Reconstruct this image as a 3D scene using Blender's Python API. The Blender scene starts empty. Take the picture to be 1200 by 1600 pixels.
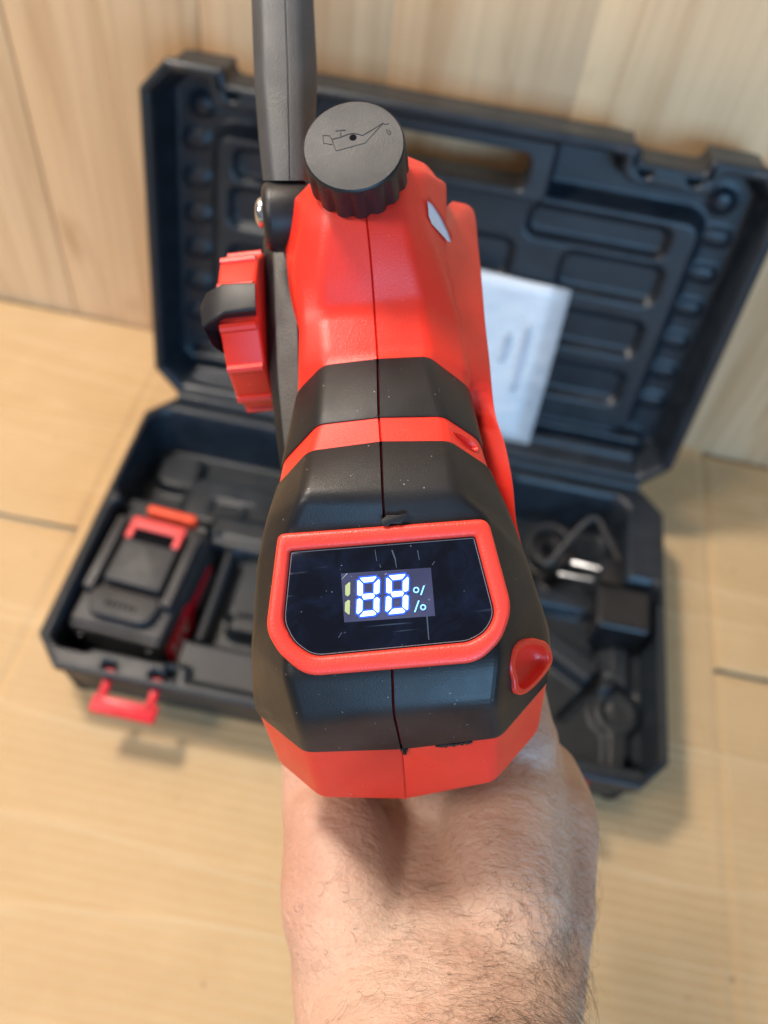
import bpy, math, random
import numpy as np
from mathutils import Vector, Matrix
from mathutils.bvhtree import BVHTree
random.seed(4); rng = np.random.default_rng(7)
S = bpy.context.scene
COL = S.collection
A = np.array

# ------------------------------------------------------------------ camera
FPX = 1347.06                                     # focal length in pixels of a 1200 x 1600 frame
CAM = A([0.247824, -0.239414, 0.637576])
CR = A([[0.979839, 0.176927, 0.092804], [-0.197113, 0.780323, 0.593500], [-0.032589, 0.599827, -0.799465]])  # right, up, forward
cd = bpy.data.cameras.new('camera'); cam = bpy.data.objects.new('camera', cd); COL.objects.link(cam)
m = Matrix([[CR[0][i], CR[1][i], -CR[2][i], CAM[i]] for i in range(3)] + [[0, 0, 0, 1]])
cam.matrix_world = m
cd.sensor_width = 36; cd.lens = 36 * FPX / 1600; cd.clip_start = 0.02; cd.clip_end = 50
cd.dof.use_dof = True; cd.dof.focus_distance = 0.226; cd.dof.aperture_fstop = 8.6
S.camera = cam

# ------------------------------------------------------------------ light: warm room lamp up left, cool window behind the viewer
w = bpy.data.worlds.new('World'); S.world = w; w.use_nodes = True
w.node_tree.nodes['Background'].inputs[0].default_value = (0.95, 0.96, 1.0, 1)
w.node_tree.nodes['Background'].inputs[1].default_value = 0.19
def area(name, loc, tgt, size, sy, power, col):
    l = bpy.data.lights.new(name, 'AREA'); l.shape = 'RECTANGLE'; l.size = size; l.size_y = sy; l.energy = power; l.color = col
    o = bpy.data.objects.new(name, l); COL.objects.link(o); o.location = loc
    o.rotation_euler = (Vector(tgt) - Vector(loc)).to_track_quat('-Z', 'Y').to_euler()
    return o
area('ceiling_lamp', (-0.42, 0.26, 1.50), (0.2, 0.05, 0.1), 0.22, 0.20, 19.0, (1.0, 0.90, 0.79))
area('window_light', (1.25, -2.3, 1.05), (0.25, 0.1, 0.2), 1.7, 1.0, 66, (0.30, 0.62, 1.0))
area('added_warm_fill', (-1.1, -0.85, 1.75), (0.25, 0.3, 0.2), 0.5, 0.5, 22.5, (1.0, 0.88, 0.75))  # fill light added to brighten the wall and lid, not a known lamp
S.view_settings.view_transform = 'Standard'; S.view_settings.look = 'None'
S.view_settings.exposure = 0.04; S.view_settings.gamma = 1
S.cycles.max_bounces = 8

# ------------------------------------------------------------------ pixel rays (used only to turn measured points into real positions)
def ray(px, py): return CR.T @ A([(px - 600) / FPX, (800 - py) / FPX, 1.0])
def on_plane(px, py, p, n):
    d = ray(px, py); s = ((A(p) - CAM) @ A(n)) / (d @ A(n)); return CAM + s * d
def pix(P):
    q = CR @ (A(P) - CAM); return 600 + FPX * q[0] / q[2], 800 - FPX * q[1] / q[2]

# ------------------------------------------------------------------ materials
def nt(name):
    m = bpy.data.materials.new(name); m.use_nodes = True; t = m.node_tree
    b = t.nodes['Principled BSDF']; return m, t, b
def N(t, typ, **k):
    n = t.nodes.new(typ)
    for a, v in k.items():
        if a.startswith('i_'):
            key = a[2:]; key = int(key) if key.isdigit() else key.replace('_', ' ')
            n.inputs[key].default_value = v
        else: setattr(n, a, v)
    return n
def coord(t, scale=(1, 1, 1), rot=(0, 0, 0)):
    c = N(t, 'ShaderNodeTexCoord'); mp = N(t, 'ShaderNodeMapping'); mp.inputs['Scale'].default_value = scale; mp.inputs['Rotation'].default_value = rot
    t.links.new(c.outputs['Object'], mp.inputs['Vector']); return mp.outputs['Vector']
def ramp(t, src, stops):
    r = N(t, 'ShaderNodeValToRGB'); e = r.color_ramp.elements
    while len(e) < len(stops): e.new(0.5)
    for k, (p, c) in zip(e, stops): k.position = p; k.color = (*c, 1) if len(c) == 3 else c
    t.links.new(src, r.inputs[0]); return r.outputs[0]
def noise(t, vec, scale, detail=3, rough=0.5, dist=0):
    n = N(t, 'ShaderNodeTexNoise'); n.inputs['Scale'].default_value = scale; n.inputs['Detail'].default_value = detail
    n.inputs['Roughness'].default_value = rough; n.inputs['Distortion'].default_value = dist
    t.links.new(vec, n.inputs['Vector']); return n.outputs[0]
def mix(t, fac, a, b, mode='MIX'):
    n = N(t, 'ShaderNodeMixRGB', blend_type=mode)
    for i, v in enumerate((fac, a, b)):
        if hasattr(v, 'node'): t.links.new(v, n.inputs[i])
        else: n.inputs[i].default_value = v if i == 0 else ((*v, 1) if len(v) == 3 else v)
    return n.outputs[0]
def bump(t, b, h, strength, dist=0.001, prev=None):
    n = N(t, 'ShaderNodeBump'); n.inputs['Strength'].default_value = strength; n.inputs['Distance'].default_value = dist
    t.links.new(h, n.inputs['Height'])
    if prev is not None: t.links.new(prev, n.inputs['Normal'])
    t.links.new(n.outputs[0], b.inputs['Normal']); return n.outputs[0]

def plastic(name, col, rough=0.4, grain=0.15, gscale=2500, var=0.12, specks=0.0, spec_col=(0.5, 0.48, 0.45), speck_scale=600, spec=0.5):
    m, t, b = nt(name); v = coord(t)
    c = mix(t, ramp(t, noise(t, v, 60, 4), [(0.35, (0, 0, 0)), (0.7, (1, 1, 1))]), col, tuple(min(1, x * (1 + var) + 0.004) for x in col))
    if specks:
        s = ramp(t, noise(t, v, speck_scale, 1, 0.3), [(specks, (0, 0, 0)), (specks + 0.015, (1, 1, 1))])
        c = mix(t, s, c, spec_col)
    t.links.new(c, b.inputs['Base Color'])
    r = ramp(t, noise(t, v, 35, 5, 0.6), [(0.3, (rough * 0.82,) * 3), (0.7, (min(1, rough * 1.22),) * 3)])
    t.links.new(r, b.inputs['Roughness']); b.inputs['Specular IOR Level'].default_value = spec
    bump(t, b, noise(t, v, gscale, 2), grain, 0.0004)
    return m
RED = plastic('red_plastic', (0.74, 0.026, 0.012), 0.38, 0.20, 2400, 0.10, specks=0.83, speck_scale=800, spec_col=(0.85, 0.35, 0.30))
BEZ = plastic('bezel_red_plastic', (0.82, 0.045, 0.026), 0.40, 0.28, 1800, 0.05)
RUB = plastic('black_rubber', (0.0058, 0.0060, 0.0078), 0.42, 0.12, 2200, 0.6, spec=0.35, specks=0.795, speck_scale=1250, spec_col=(0.34, 0.33, 0.32))
BLK = plastic('black_plastic', (0.009, 0.009, 0.011), 0.42, 0.15, 2500, 0.4, spec=0.4)
GRY = plastic('worn_cap_plastic', (0.052, 0.049, 0.047), 0.62, 0.25, 1500, 0.6)
ENG = plastic('engraved_plastic', (0.026, 0.025, 0.025), 0.6, 0.1)
GRD = plastic('guard_plastic', (0.036, 0.038, 0.042), 0.48, 0.3, 1800, 0.3)
COV = plastic('cover_plastic', (0.062, 0.061, 0.058), 0.62, 0.8, 1600, 0.6)
CASE = plastic('case_plastic', (0.009, 0.0135, 0.020), 0.40, 0.25, 700, 0.25)
BATT = plastic('battery_plastic', (0.020, 0.020, 0.023), 0.5, 0.2, 900, 0.3)
LRED = plastic('latch_red_plastic', (0.60, 0.006, 0.018), 0.35, 0.1)
CORD = plastic('cord_rubber', (0.02, 0.019, 0.02), 0.5, 0.1)
def simple(name, col, rough=0.5, metal=0, emit=None, es=0, coat=0):
    m, t, b = nt(name); b.inputs['Base Color'].default_value = (*col, 1); b.inputs['Roughness'].default_value = rough; b.inputs['Metallic'].default_value = metal
    if emit: b.inputs['Emission Color'].default_value = (*emit, 1); b.inputs['Emission Strength'].default_value = es
    b.inputs['Coat Weight'].default_value = coat
    return m
DARK = simple('dark_gap', (0.004, 0.004, 0.005), 0.9); DARK.node_tree.nodes['Principled BSDF'].inputs['Specular IOR Level'].default_value = 0.1
STEEL = simple('zinc_steel', (0.52, 0.54, 0.57), 0.25, 1)
SEG = simple('lit_segment', (0.6, 0.8, 1), 0.4, emit=(0.50, 0.80, 1.0), es=1.45)
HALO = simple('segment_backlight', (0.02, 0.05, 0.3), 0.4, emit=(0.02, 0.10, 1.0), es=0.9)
PCT = simple('lit_percent', (0.3, 0.6, 1), 0.4, emit=(0.10, 0.46, 1.0), es=1.1)
OFFSEG = simple('unlit_segment', (0.42, 0.46, 0.20), 0.5)
def mat_glass():
    m, t, b = nt('display_glass'); v = coord(t)
    sm = ramp(t, noise(t, coord(t, (1, 1, 1)), 70, 4, 0.6, 1.5), [(0.42, (0.002, 0.0032, 0.008)), (0.75, (0.006, 0.010, 0.027))])
    # hairline scratches at a few angles
    tot = None
    for k, (ang, sc, th) in enumerate(((0.5, 1.0, 0.735), (1.3, 1.3, 0.745), (-0.9, 0.9, 0.74))):
        vv = coord(t, (30 * sc, 900 * sc, 300), (0.0, 0.0, ang))
        s = ramp(t, noise(t, vv, 1.0, 1, 0.2), [(th, (0, 0, 0)), (th + 0.03, (1, 1, 1))])
        tot = s if tot is None else mix(t, 1.0, tot, s, 'LIGHTEN')
    patch = ramp(t, noise(t, v, 45, 2), [(0.52, (0, 0, 0)), (0.62, (1, 1, 1))])
    tot = mix(t, 1.0, tot, patch, 'MULTIPLY')
    dust = ramp(t, noise(t, v, 1400, 1, 0.3), [(0.80, (0, 0, 0)), (0.815, (1, 1, 1))])
    c = mix(t, tot, sm, (0.028, 0.038, 0.058)); c = mix(t, dust, c, (0.25, 0.28, 0.33))
    t.links.new(c, b.inputs['Base Color']); b.inputs['Roughness'].default_value = 0.07
    r = mix(t, tot, (0.06, 0.06, 0.06), (0.35, 0.35, 0.35)); t.links.new(r, b.inputs['Roughness'])
    return m
GLASS = mat_glass()
LCD = plastic('lcd_film', (0.034, 0.036, 0.078), 0.35, 0.05, 900, 0.5, specks=0.74, speck_scale=1100, spec_col=(0.2, 0.22, 0.3))

def mat_cardboard():
    m, t, b = nt('cardboard')
    v = coord(t)
    st = noise(t, coord(t, (3.2, 30, 1)), 1.0, 5, 0.6)
    fine = noise(t, coord(t, (14, 320, 1)), 1.0, 3, 0.6)
    big = noise(t, v, 6, 4, 0.55)
    c = ramp(t, st, [(0.3, (0.565, 0.372, 0.192)), (0.5, (0.585, 0.392, 0.207)), (0.72, (0.61, 0.42, 0.228))])
    c = mix(t, 0.12, c, ramp(t, fine, [(0.3, (0.46, 0.30, 0.15)), (0.7, (0.68, 0.49, 0.28))]))
    pap = noise(t, v, 26, 5, 0.65)
    c = mix(t, 0.30, c, ramp(t, pap, [(0.3, (0.52, 0.335, 0.165)), (0.7, (0.64, 0.445, 0.245))]))
    c = mix(t, ramp(t, big, [(0.4, (0, 0, 0)), (0.75, (0.45, 0.45, 0.45))]), c, (0.50, 0.35, 0.18))
    sp = ramp(t, noise(t, v, 70, 1, 0.3), [(0.775, (0, 0, 0)), (0.80, (0.6, 0.6, 0.6))])
    c = mix(t, sp, c, (0.22, 0.14, 0.07))
    t.links.new(c, b.inputs['Base Color']); b.inputs['Roughness'].default_value = 0.72; b.inputs['Specular IOR Level'].default_value = 0.25
    wv = N(t, 'ShaderNodeTexWave', wave_type='BANDS', bands_direction='Y'); wv.inputs['Scale'].default_value = 38; wv.inputs['Distortion'].default_value = 0.6
    wv.inputs['Detail'].default_value = 1
    t.links.new(v, wv.inputs['Vector'])
    n1 = bump(t, b, wv.outputs[1], 0.22, 0.0012)
    n2 = bump(t, b, st, 0.35, 0.0014, n1)
    cl_ = noise(t, coord(t, (1.1, 13, 1), (0, 0, 0.04)), 1.0, 2, 0.4, 0.8)
    ln_ = ramp(t, cl_, [(0.0, (0, 0, 0)), (0.475, (0, 0, 0)), (0.50, (1, 1, 1)), (0.525, (0, 0, 0))])
    n3 = bump(t, b, ln_, 0.5, 0.0012, n2)
    bump(t, b, noise(t, v, 9, 4, 0.6), 0.5, 0.006, n3)
    c = mix(t, mix(t, 1.0, ln_, (0.35, 0.35, 0.35), 'MULTIPLY'), c, (0.68, 0.50, 0.30)); t.links.new(c, b.inputs['Base Color'])
    return m
CARD = mat_cardboard()
def mat_wood(k, col):
    m, t, b = nt('wood_plank_%d' % k)
    o = 3.7 * k
    def vec(sx, sy, sz, dx=0.0):
        c = N(t, 'ShaderNodeTexCoord'); mp = N(t, 'ShaderNodeMapping'); mp.inputs['Scale'].default_value = (sx, sy, sz); mp.inputs['Location'].default_value = (o + dx, 0, o * 1.7)
        t.links.new(c.outputs['Object'], mp.inputs['Vector']); return mp.outputs['Vector']
    base = noise(t, vec(38, 1, 1.6), 1.0, 4, 0.55, 0.6)
    fine = noise(t, vec(420, 1, 5), 1.0, 3, 0.6)
    c = ramp(t, base, [(0.30, tuple(x * s for x, s in zip(col, (0.72, 0.62, 0.53)))), (0.5, col), (0.74, tuple(min(1, x * s) for x, s in zip(col, (1.13, 1.17, 1.18))))])
    c = mix(t, 0.28, c, ramp(t, fine, [(0.3, tuple(x * 0.74 for x in col)), (0.7, tuple(min(1, x * 1.2) for x in col))]))
    kn = noise(t, vec(16, 1, 4.5, 5.0), 1.0, 2, 0.5, 1.4)
    c = mix(t, ramp(t, kn, [(0.63, (0, 0, 0)), (0.80, (0.75, 0.75, 0.75))]), c, tuple(x * s for x, s in zip(col, (0.60, 0.50, 0.42))))
    t.links.new(c, b.inputs['Base Color']); b.inputs['Roughness'].default_value = 0.48
    bump(t, b, fine, 0.06, 0.001)
    return m
WOODS = [mat_wood(k, c) for k, c in enumerate(((0.76, 0.49, 0.275), (0.78, 0.515, 0.295), (0.77, 0.52, 0.30), (0.79, 0.545, 0.315), (0.755, 0.49, 0.28), (0.78, 0.525, 0.30)))]

def mat_skin():
    m, t, b = nt('skin'); v = coord(t)
    c = ramp(t, noise(t, v, 28, 4, 0.6), [(0.30, (0.44, 0.255, 0.185)), (0.48, (0.545, 0.36, 0.275)), (0.70, (0.61, 0.45, 0.36))])
    f = ramp(t, noise(t, v, 420, 3, 0.5), [(0.56, (0, 0, 0)), (0.72, (0.40, 0.40, 0.40))])
    c = mix(t, f, c, (0.47, 0.25, 0.185))
    f2 = ramp(t, noise(t, v, 190, 2, 0.4), [(0.72, (0, 0, 0)), (0.78, (0.4, 0.4, 0.4))])
    c = mix(t, f2, c, (0.38, 0.17, 0.11))
    at = N(t, 'ShaderNodeAttribute', attribute_name='pink')
    c = mix(t, at.outputs[2], c, (0.68, 0.36, 0.29))
    t.links.new(c, b.inputs['Base Color'])
    b.inputs['Subsurface Weight'].default_value = 0.10; b.inputs['Subsurface Radius'].default_value = (0.006, 0.0025, 0.0015); b.inputs['Subsurface Scale'].default_value = 0.5
    r = ramp(t, noise(t, v, 300, 3), [(0.3, (0.36, 0.36, 0.36)), (0.7, (0.58, 0.58, 0.58))]); t.links.new(r, b.inputs['Roughness'])
    vo = N(t, 'ShaderNodeTexVoronoi', feature='DISTANCE_TO_EDGE'); vo.inputs['Scale'].default_value = 900
    t.links.new(coord(t, (1.0, 0.6, 0.8), (0.3, 0.2, 0.5)), vo.inputs['Vector'])
    cr = ramp(t, vo.outputs[0], [(0.0, (0, 0, 0)), (0.12, (1, 1, 1))])
    n1 = bump(t, b, cr, 0.28, 0.0002)
    wr = noise(t, coord(t, (120, 420, 420), (0.2, 0.1, 0.35)), 1.0, 4, 0.6)
    n2 = bump(t, b, wr, 0.8, 0.0011, n1)
    bump(t, b, noise(t, v, 520, 3), 0.6, 0.0007, n2)
    return m
SKIN = mat_skin()
HAIR = simple('arm_hair', (0.10, 0.066, 0.045), 0.45)

# ------------------------------------------------------------------ builders
def mesh(name, verts, faces, mat, parent=None, smooth=True, mats=None):
    me = bpy.data.meshes.new(name); me.from_pydata([tuple(map(float, v)) for v in verts], [], [tuple(map(int, f)) for f in faces]); me.update()
    me.materials.append(mat)
    for k in (mats or []): me.materials.append(k)
    if smooth: me.polygons.foreach_set('use_smooth', [True] * len(me.polygons))
    o = bpy.data.objects.new(name, me); COL.objects.link(o)
    if parent: o.parent = parent
    return o
def thing(o, label, cat, group=None):
    o['label'] = label; o['category'] = cat
    if group: o['group'] = group
    return o
def empty(name, label, cat, mat=None):
    o = bpy.data.objects.new(name, None); COL.objects.link(o); o.empty_display_size = 0.02
    if mat is not None: o.matrix_world = mat
    return thing(o, label, cat)
def sharp(o, deg=35):
    me = o.data; 
    try: me.set_sharp_from_angle(angle=math.radians(deg))
    except Exception: pass
    return o
class MB:
    def __init__(s): s.v = []; s.f = []
    def add(s, v, f):
        b = len(s.v); s.v += list(v); s.f += [tuple(i + b for i in q) for q in f]
    def build(s, name, mat, parent=None, deg=35): return sharp(mesh(name, s.v, s.f, mat, parent), deg)
def loft(rings, cap0=True, cap1=True, closed=True):
    n = len(rings[0]); v = [p for r in rings for p in r]; f = []
    for i in range(len(rings) - 1):
        for j in range(n if closed else n - 1):
            k = (j + 1) % n; f.append((i * n + j, i * n + k, (i + 1) * n + k, (i + 1) * n + j))
    if cap0: f.append(tuple(range(n - 1, -1, -1)))
    if cap1: f.append(tuple((len(rings) - 1) * n + j for j in range(n)))
    return v, f
def fillet(poly, rad, seg=4):
    P = [A(p, float) for p in poly]; n = len(P); out = []
    for i in range(n):
        r = rad[i] if hasattr(rad, '__len__') else rad
        a, b, c = P[i - 1], P[i], P[(i + 1) % n]
        if r <= 0: out.append(b); continue
        u = (a - b) / np.linalg.norm(a - b); w_ = (c - b) / np.linalg.norm(c - b)
        ang = math.acos(max(-1, min(1, u @ w_)))
        d = min(r / math.tan(ang / 2), 0.48 * np.linalg.norm(a - b), 0.48 * np.linalg.norm(c - b))
        p0, p1 = b + u * d, b + w_ * d
        for k in range(seg + 1):
            s = k / seg; out.append((1 - s) ** 2 * p0 + 2 * s * (1 - s) * b + s * s * p1)
    return out
def inset(poly, d):
    P = [A(p, float) for p in poly]; n = len(P); out = []
    ar = sum(P[i - 1][0] * P[i][1] - P[i][0] * P[i - 1][1] for i in range(n)); sg = 1 if ar > 0 else -1
    for i in range(n):
        e1 = P[i] - P[i - 1]; e2 = P[(i + 1) % n] - P[i]
        e1 = e1 / (np.linalg.norm(e1) + 1e-12); e2 = e2 / (np.linalg.norm(e2) + 1e-12)
        n1 = A([-e1[1], e1[0]]) * sg; n2 = A([-e2[1], e2[0]]) * sg
        b = n1 + n2; b = b / (np.linalg.norm(b) + 1e-12); k = max(0.5, b @ n1)
        out.append(P[i] + b * d / k)
    return out
IDF = (A([0., 0, 0]), A([1., 0, 0]), A([0., 1, 0]), A([0., 0, 1]))
def put(fr, x, y, z): return fr[0] + fr[1] * x + fr[2] * y + fr[3] * z
def slab(poly, z0, z1, r=0.001, fr=IDF, seg=3, rb=None):
    rb = r if rb is None else rb
    rings = []
    for k in range(seg + 1):                       # bottom edge, from the flat bottom to the wall
        a = math.pi / 2 * k / seg; rings.append([put(fr, p[0], p[1], z0 + rb * (1 - math.cos(a))) for p in inset(poly, rb * (1 - math.sin(a)))])
    for k in range(seg + 1):                       # top edge, from the wall to the flat top
        a = math.pi / 2 * k / seg; rings.append([put(fr, p[0], p[1], z1 - r * (1 - math.sin(a))) for p in inset(poly, r * (1 - math.cos(a)))])
    ar = sum(poly[i - 1][0] * poly[i][1] - poly[i][0] * poly[i - 1][1] for i in range(len(poly)))
    if ar < 0: rings = [q[::-1] for q in rings]
    return loft(rings)
def rect(x0, x1, y0, y1, r=0.002, seg=4): return fillet([(x0, y0), (x1, y0), (x1, y1), (x0, y1)], r, seg)
def ngon(n, r, ph=0, c=(0, 0)): return [(c[0] + r * math.cos(ph + 2 * math.pi * i / n), c[1] + r * math.sin(ph + 2 * math.pi * i / n)) for i in range(n)]
def frame(o, ex, ey):
    ex = A(ex, float) / np.linalg.norm(ex); ey = A(ey, float); ey = ey - ex * (ex @ ey); ey = ey / np.linalg.norm(ey)
    return (A(o, float), ex, ey, np.cross(ex, ey))
def tube(path, r, n=8, cap=True):
    P = [A(p, float) for p in path]; rings = []; up = None
    for i, p in enumerate(P):
        t = P[min(i + 1, len(P) - 1)] - P[max(i - 1, 0)]; t = t / (np.linalg.norm(t) + 1e-12)
        if up is None: up = A([0, 0, 1.]) if abs(t[2]) < 0.9 else A([1., 0, 0])
        x = np.cross(up, t); x = x / np.linalg.norm(x); y = np.cross(t, x); up = y
        rr = r[i] if hasattr(r, '__len__') else r
        rings.append([p + rr * (math.cos(2 * math.pi * k / n) * x + math.sin(2 * math.pi * k / n) * y) for k in range(n)])
    return loft(rings, cap, cap)
def spline(pts, n=8):
    P = [A(p, float) for p in pts]; P = [2 * P[0] - P[1]] + P + [2 * P[-1] - P[-2]]; out = []
    for i in range(1, len(P) - 2):
        for k in range(n):
            s = k / n; a, b, c, d = P[i - 1:i + 3]
            out.append(0.5 * (2 * b + (c - a) * s + (2 * a - 5 * b + 4 * c - d) * s * s + (3 * b - a - 3 * c + d) * s ** 3))
    out.append(P[-2]); return out
def soften(rows, ds, seg=3):
    """round the corner at every inner row of a grid (rows are arrays of points) over the distance ds[i]; returns rows and start indices"""
    out = []; idx = []
    for i, r in enumerate(rows):
        idx.append(len(out))
        if i in (0, len(rows) - 1) or ds[i] <= 0: out.append(r); continue
        a, c = rows[i - 1] - r, rows[i + 1] - r
        la = np.linalg.norm(a, axis=1, keepdims=True) + 1e-9; lc = np.linalg.norm(c, axis=1, keepdims=True) + 1e-9
        p0 = r + a * np.minimum(0.42, ds[i] / la); p1 = r + c * np.minimum(0.42, ds[i] / lc)
        for k in range(seg + 1):
            s = k / seg; out.append((1 - s) ** 2 * p0 + 2 * s * (1 - s) * r + s * s * p1)
    return out, idx
def gridmesh(G):
    n, m_ = G.shape[:2]; v = G.reshape(-1, 3)
    f = [(i * m_ + j, i * m_ + j + 1, (i + 1) * m_ + j + 1, (i + 1) * m_ + j) for i in range(n - 1) for j in range(m_ - 1)]
    return v, f

# ------------------------------------------------------------------ floor and wall
o = mesh('floor', [(-2, -2, -0.006), (3, -2, -0.006), (3, 1.2, -0.006), (-2, 1.2, -0.006)], [(0, 1, 2, 3)], plastic('floor_screed', (0.42, 0.37, 0.28), 0.7, 0.3, 300)); o['kind'] = 'structure'
WA = math.radians(-1.45)
wall_fr = (A([0.0, 0.4085, 0.0]), A([math.cos(WA), math.sin(WA), 0]), A([0, 0, 1.0]), A([math.sin(WA), -math.cos(WA), 0]))   # x along, y up, z into the room
wl = MB(); wl.add(*slab([(-1.6, -0.02), (2.4, -0.02), (2.4, 2.4), (-1.6, 2.4)], -0.06, -0.0095, 0.001, wall_fr)); wall = wl.build('wall', DARK); wall['kind'] = 'structure'
edges = [-1.6, -1.36, -1.12, -0.88, -0.64, -0.392, -0.141, 0.02, 0.165, 0.305, 0.452, 0.62, 0.86, 1.1, 1.34, 1.58, 1.82, 2.06, 2.3]
for i in range(len(edges) - 1):
    b = MB(); gapw = 0.0009 if abs(edges[i] + 0.141) < 0.001 or abs(edges[i + 1] + 0.141) < 0.001 else 0.00005
    b.add(*slab([(edges[i] + gapw, -0.005), (edges[i + 1] - gapw, -0.005), (edges[i + 1] - gapw, 2.39), (edges[i] + gapw, 2.39)], -0.009, 0.0, 0.0008 if gapw > 0.0005 else 0.00008, wall_fr))
    b.build('plank', WOODS[(i * 5 + 2) % 6], wall)

# ------------------------------------------------------------------ flattened cardboard box
card = empty('cardboard_box', 'flattened brown cardboard box lying under the open case', 'cardboard box')
def card_panel(name, x0, x1, y0, y1, sag=(0, 0, 0, 0), th=0.004, wav=0.0010, seed=0, fold=''):
    nx, ny = max(6, int((x1 - x0) / 0.02)), max(6, int((y1 - y0) / 0.02))
    r_ = np.random.default_rng(seed); ph = r_.uniform(0, 6, 6)
    def zt(x, y):
        e = min([q for k_, q in (('l', x - x0), ('r', x1 - x), ('f', y - y0), ('b', y1 - y)) if k_ not in fold]); z = wav * (math.sin(9 * x + ph[0]) * math.sin(7 * y + ph[1]) + 0.5 * math.sin(21 * x + ph[2] + 13 * y)) 
        z -= 0.0014 * math.exp(-max(0, e) / 0.0016)
        for k_, q in (('l', x - x0), ('r', x1 - x)):
            if k_ in fold: z = z * (1 - math.exp(-q / 0.006)) - 0.0007 * math.exp(-(q / 0.0030) ** 2) + 0.0006 * math.exp(-((q - 0.007) / 0.004) ** 2)
        for s, q in zip(sag, (x - x0, x1 - x, y - y0, y1 - y)): z += s * math.exp(-(q / 0.02))
        return z
    xs = sorted(set([x0 + q_ for q_ in (0, .0008, .0015, .0025, .004, .0055, .007, .009, .012, .016)] + [x1 - q_ for q_ in (0, .0008, .0015, .0025, .004, .0055, .007, .009, .012, .016)] + list(np.linspace(x0, x1, nx))))
    ys = sorted(set([y0, y0 + .0015, y0 + .004, y1 - .004, y1 - .0015, y1] + list(np.linspace(y0, y1, ny))))
    G = A([[(x, y, zt(x, y)) for x in xs] for y in ys]); v, f = gridmesh(G); v = list(v); n = len(xs); k = len(ys)
    per = [j for j in range(n)] + [i * n + n - 1 for i in range(1, k)] + [(k - 1) * n + j for j in range(n - 2, -1, -1)] + [i * n for i in range(k - 2, 0, -1)]
    b0 = len(v); v += [A([v[p][0], v[p][1], v[p][2] - th]) for p in per]; L_ = len(per)
    f += [(per[(i + 1) % L_], per[i], b0 + i, b0 + (i + 1) % L_) for i in range(L_)]
    return sharp(mesh(name, v, f, CARD, card), 40)
card_panel('panel', -0.0368, 0.5248, -0.75, 0.397, seed=1, fold='lr')
card_panel('flap', -1.0, -0.0369, 0.1562, 0.4085, (0, 0, 0.001, 0.006), seed=2, fold='r')
card_panel('flap', -1.0, -0.0369, -0.75, 0.1495, (0, 0, 0, 0.0015), seed=3, fold='r')
card_panel('flap', 0.5249, 1.5, 0.1462, 0.388, (0, 0, 0.001, 0.001), seed=4, fold='l')
card_panel('flap', 0.5249, 1.5, -0.75, 0.1400, (0, 0, 0, 0.001), seed=5, fold='l')

# ------------------------------------------------------------------ tool case
CW, CD, CH, LL, LA, GAP = 0.46, 0.26937, 0.065, 0.27629, 0.20378, 0.00528
case = empty('tool_case', 'open dark blow moulded plastic tool case with its lid leaning on the wooden wall', 'tool case')
def octo(W, D, c1=0.0197, c2=0.022, r=0.004): return fillet([(c1, 0), (W - c1, 0), (W, c2), (W, D - c2), (W - c1, D), (c1, D), (0, D - c2), (0, c2)], r, 3)
def sm(x): x = np.clip(x, 0, 1); return x * x * (3 - 2 * x)
def rbox(X, Y, x0, x1, y0, y1, slope=0.006, r=0.008):
    """1 inside the rounded rectangle, falling to 0 over slope outside it"""
    cx, cy, hx, hy = (x0 + x1) / 2, (y0 + y1) / 2, (x1 - x0) / 2, (y1 - y0) / 2
    qx = np.abs(X - cx) - hx + r; qy = np.abs(Y - cy) - hy + r
    d = np.hypot(np.maximum(qx, 0), np.maximum(qy, 0)) + np.minimum(np.maximum(qx, qy), 0) - r
    return sm(1 - d / slope)
def seg(X, Y, ax, ay, bx, by, wd, slope=0.004):
    px, py = X - ax, Y - ay; ux, uy = bx - ax, by - ay; tt = np.clip((px * ux + py * uy) / (ux * ux + uy * uy), 0, 1)
    return sm(1 - (np.hypot(px - tt * ux, py - tt * uy) - wd) / slope)
NOTCH = ((0.0605, 0.1085), (0.3515, 0.3995))
def oct_d(X, Y, W, D, c=0.0205, notch=False):
    """distance inside the octagon outline"""
    d = np.minimum(np.minimum(X, W - X), np.minimum(Y, D - Y))
    for sx in (0, 1):
        for sy in (0, 1):
            x = W - X if sx else X; y = D - Y if sy else Y
            d = np.minimum(d, (x + y - c) / math.sqrt(2))
    if notch:
        for x0, x1 in NOTCH:
            qx = np.abs(X - (x0 + x1) / 2) - (x1 - x0) / 2; qy = D - 0.0095 - Y
            d = np.minimum(d, np.where((qx > 0) & (qy > 0), np.hypot(qx, qy), np.maximum(qx, qy)))
    return d
def lid_outline(W, D):
    (a, b_), (c, e) = NOTCH; h = D - 0.0095
    P = [(0.0197, 0), (W - 0.0197, 0), (W, 0.022), (W, D - 0.022), (W - 0.0197, D), (e, D), (e - 0.002, h), (c + 0.002, h), (c, D), (b_, D), (b_ - 0.002, h), (a + 0.002, h), (a, D), (0.0197, D), (0, D - 0.022), (0, 0.022)]
    return fillet(P, [0.004] * 5 + [0.0035, 0.003, 0.003, 0.0035] * 2 + [0.004] * 3, 3)
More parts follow.
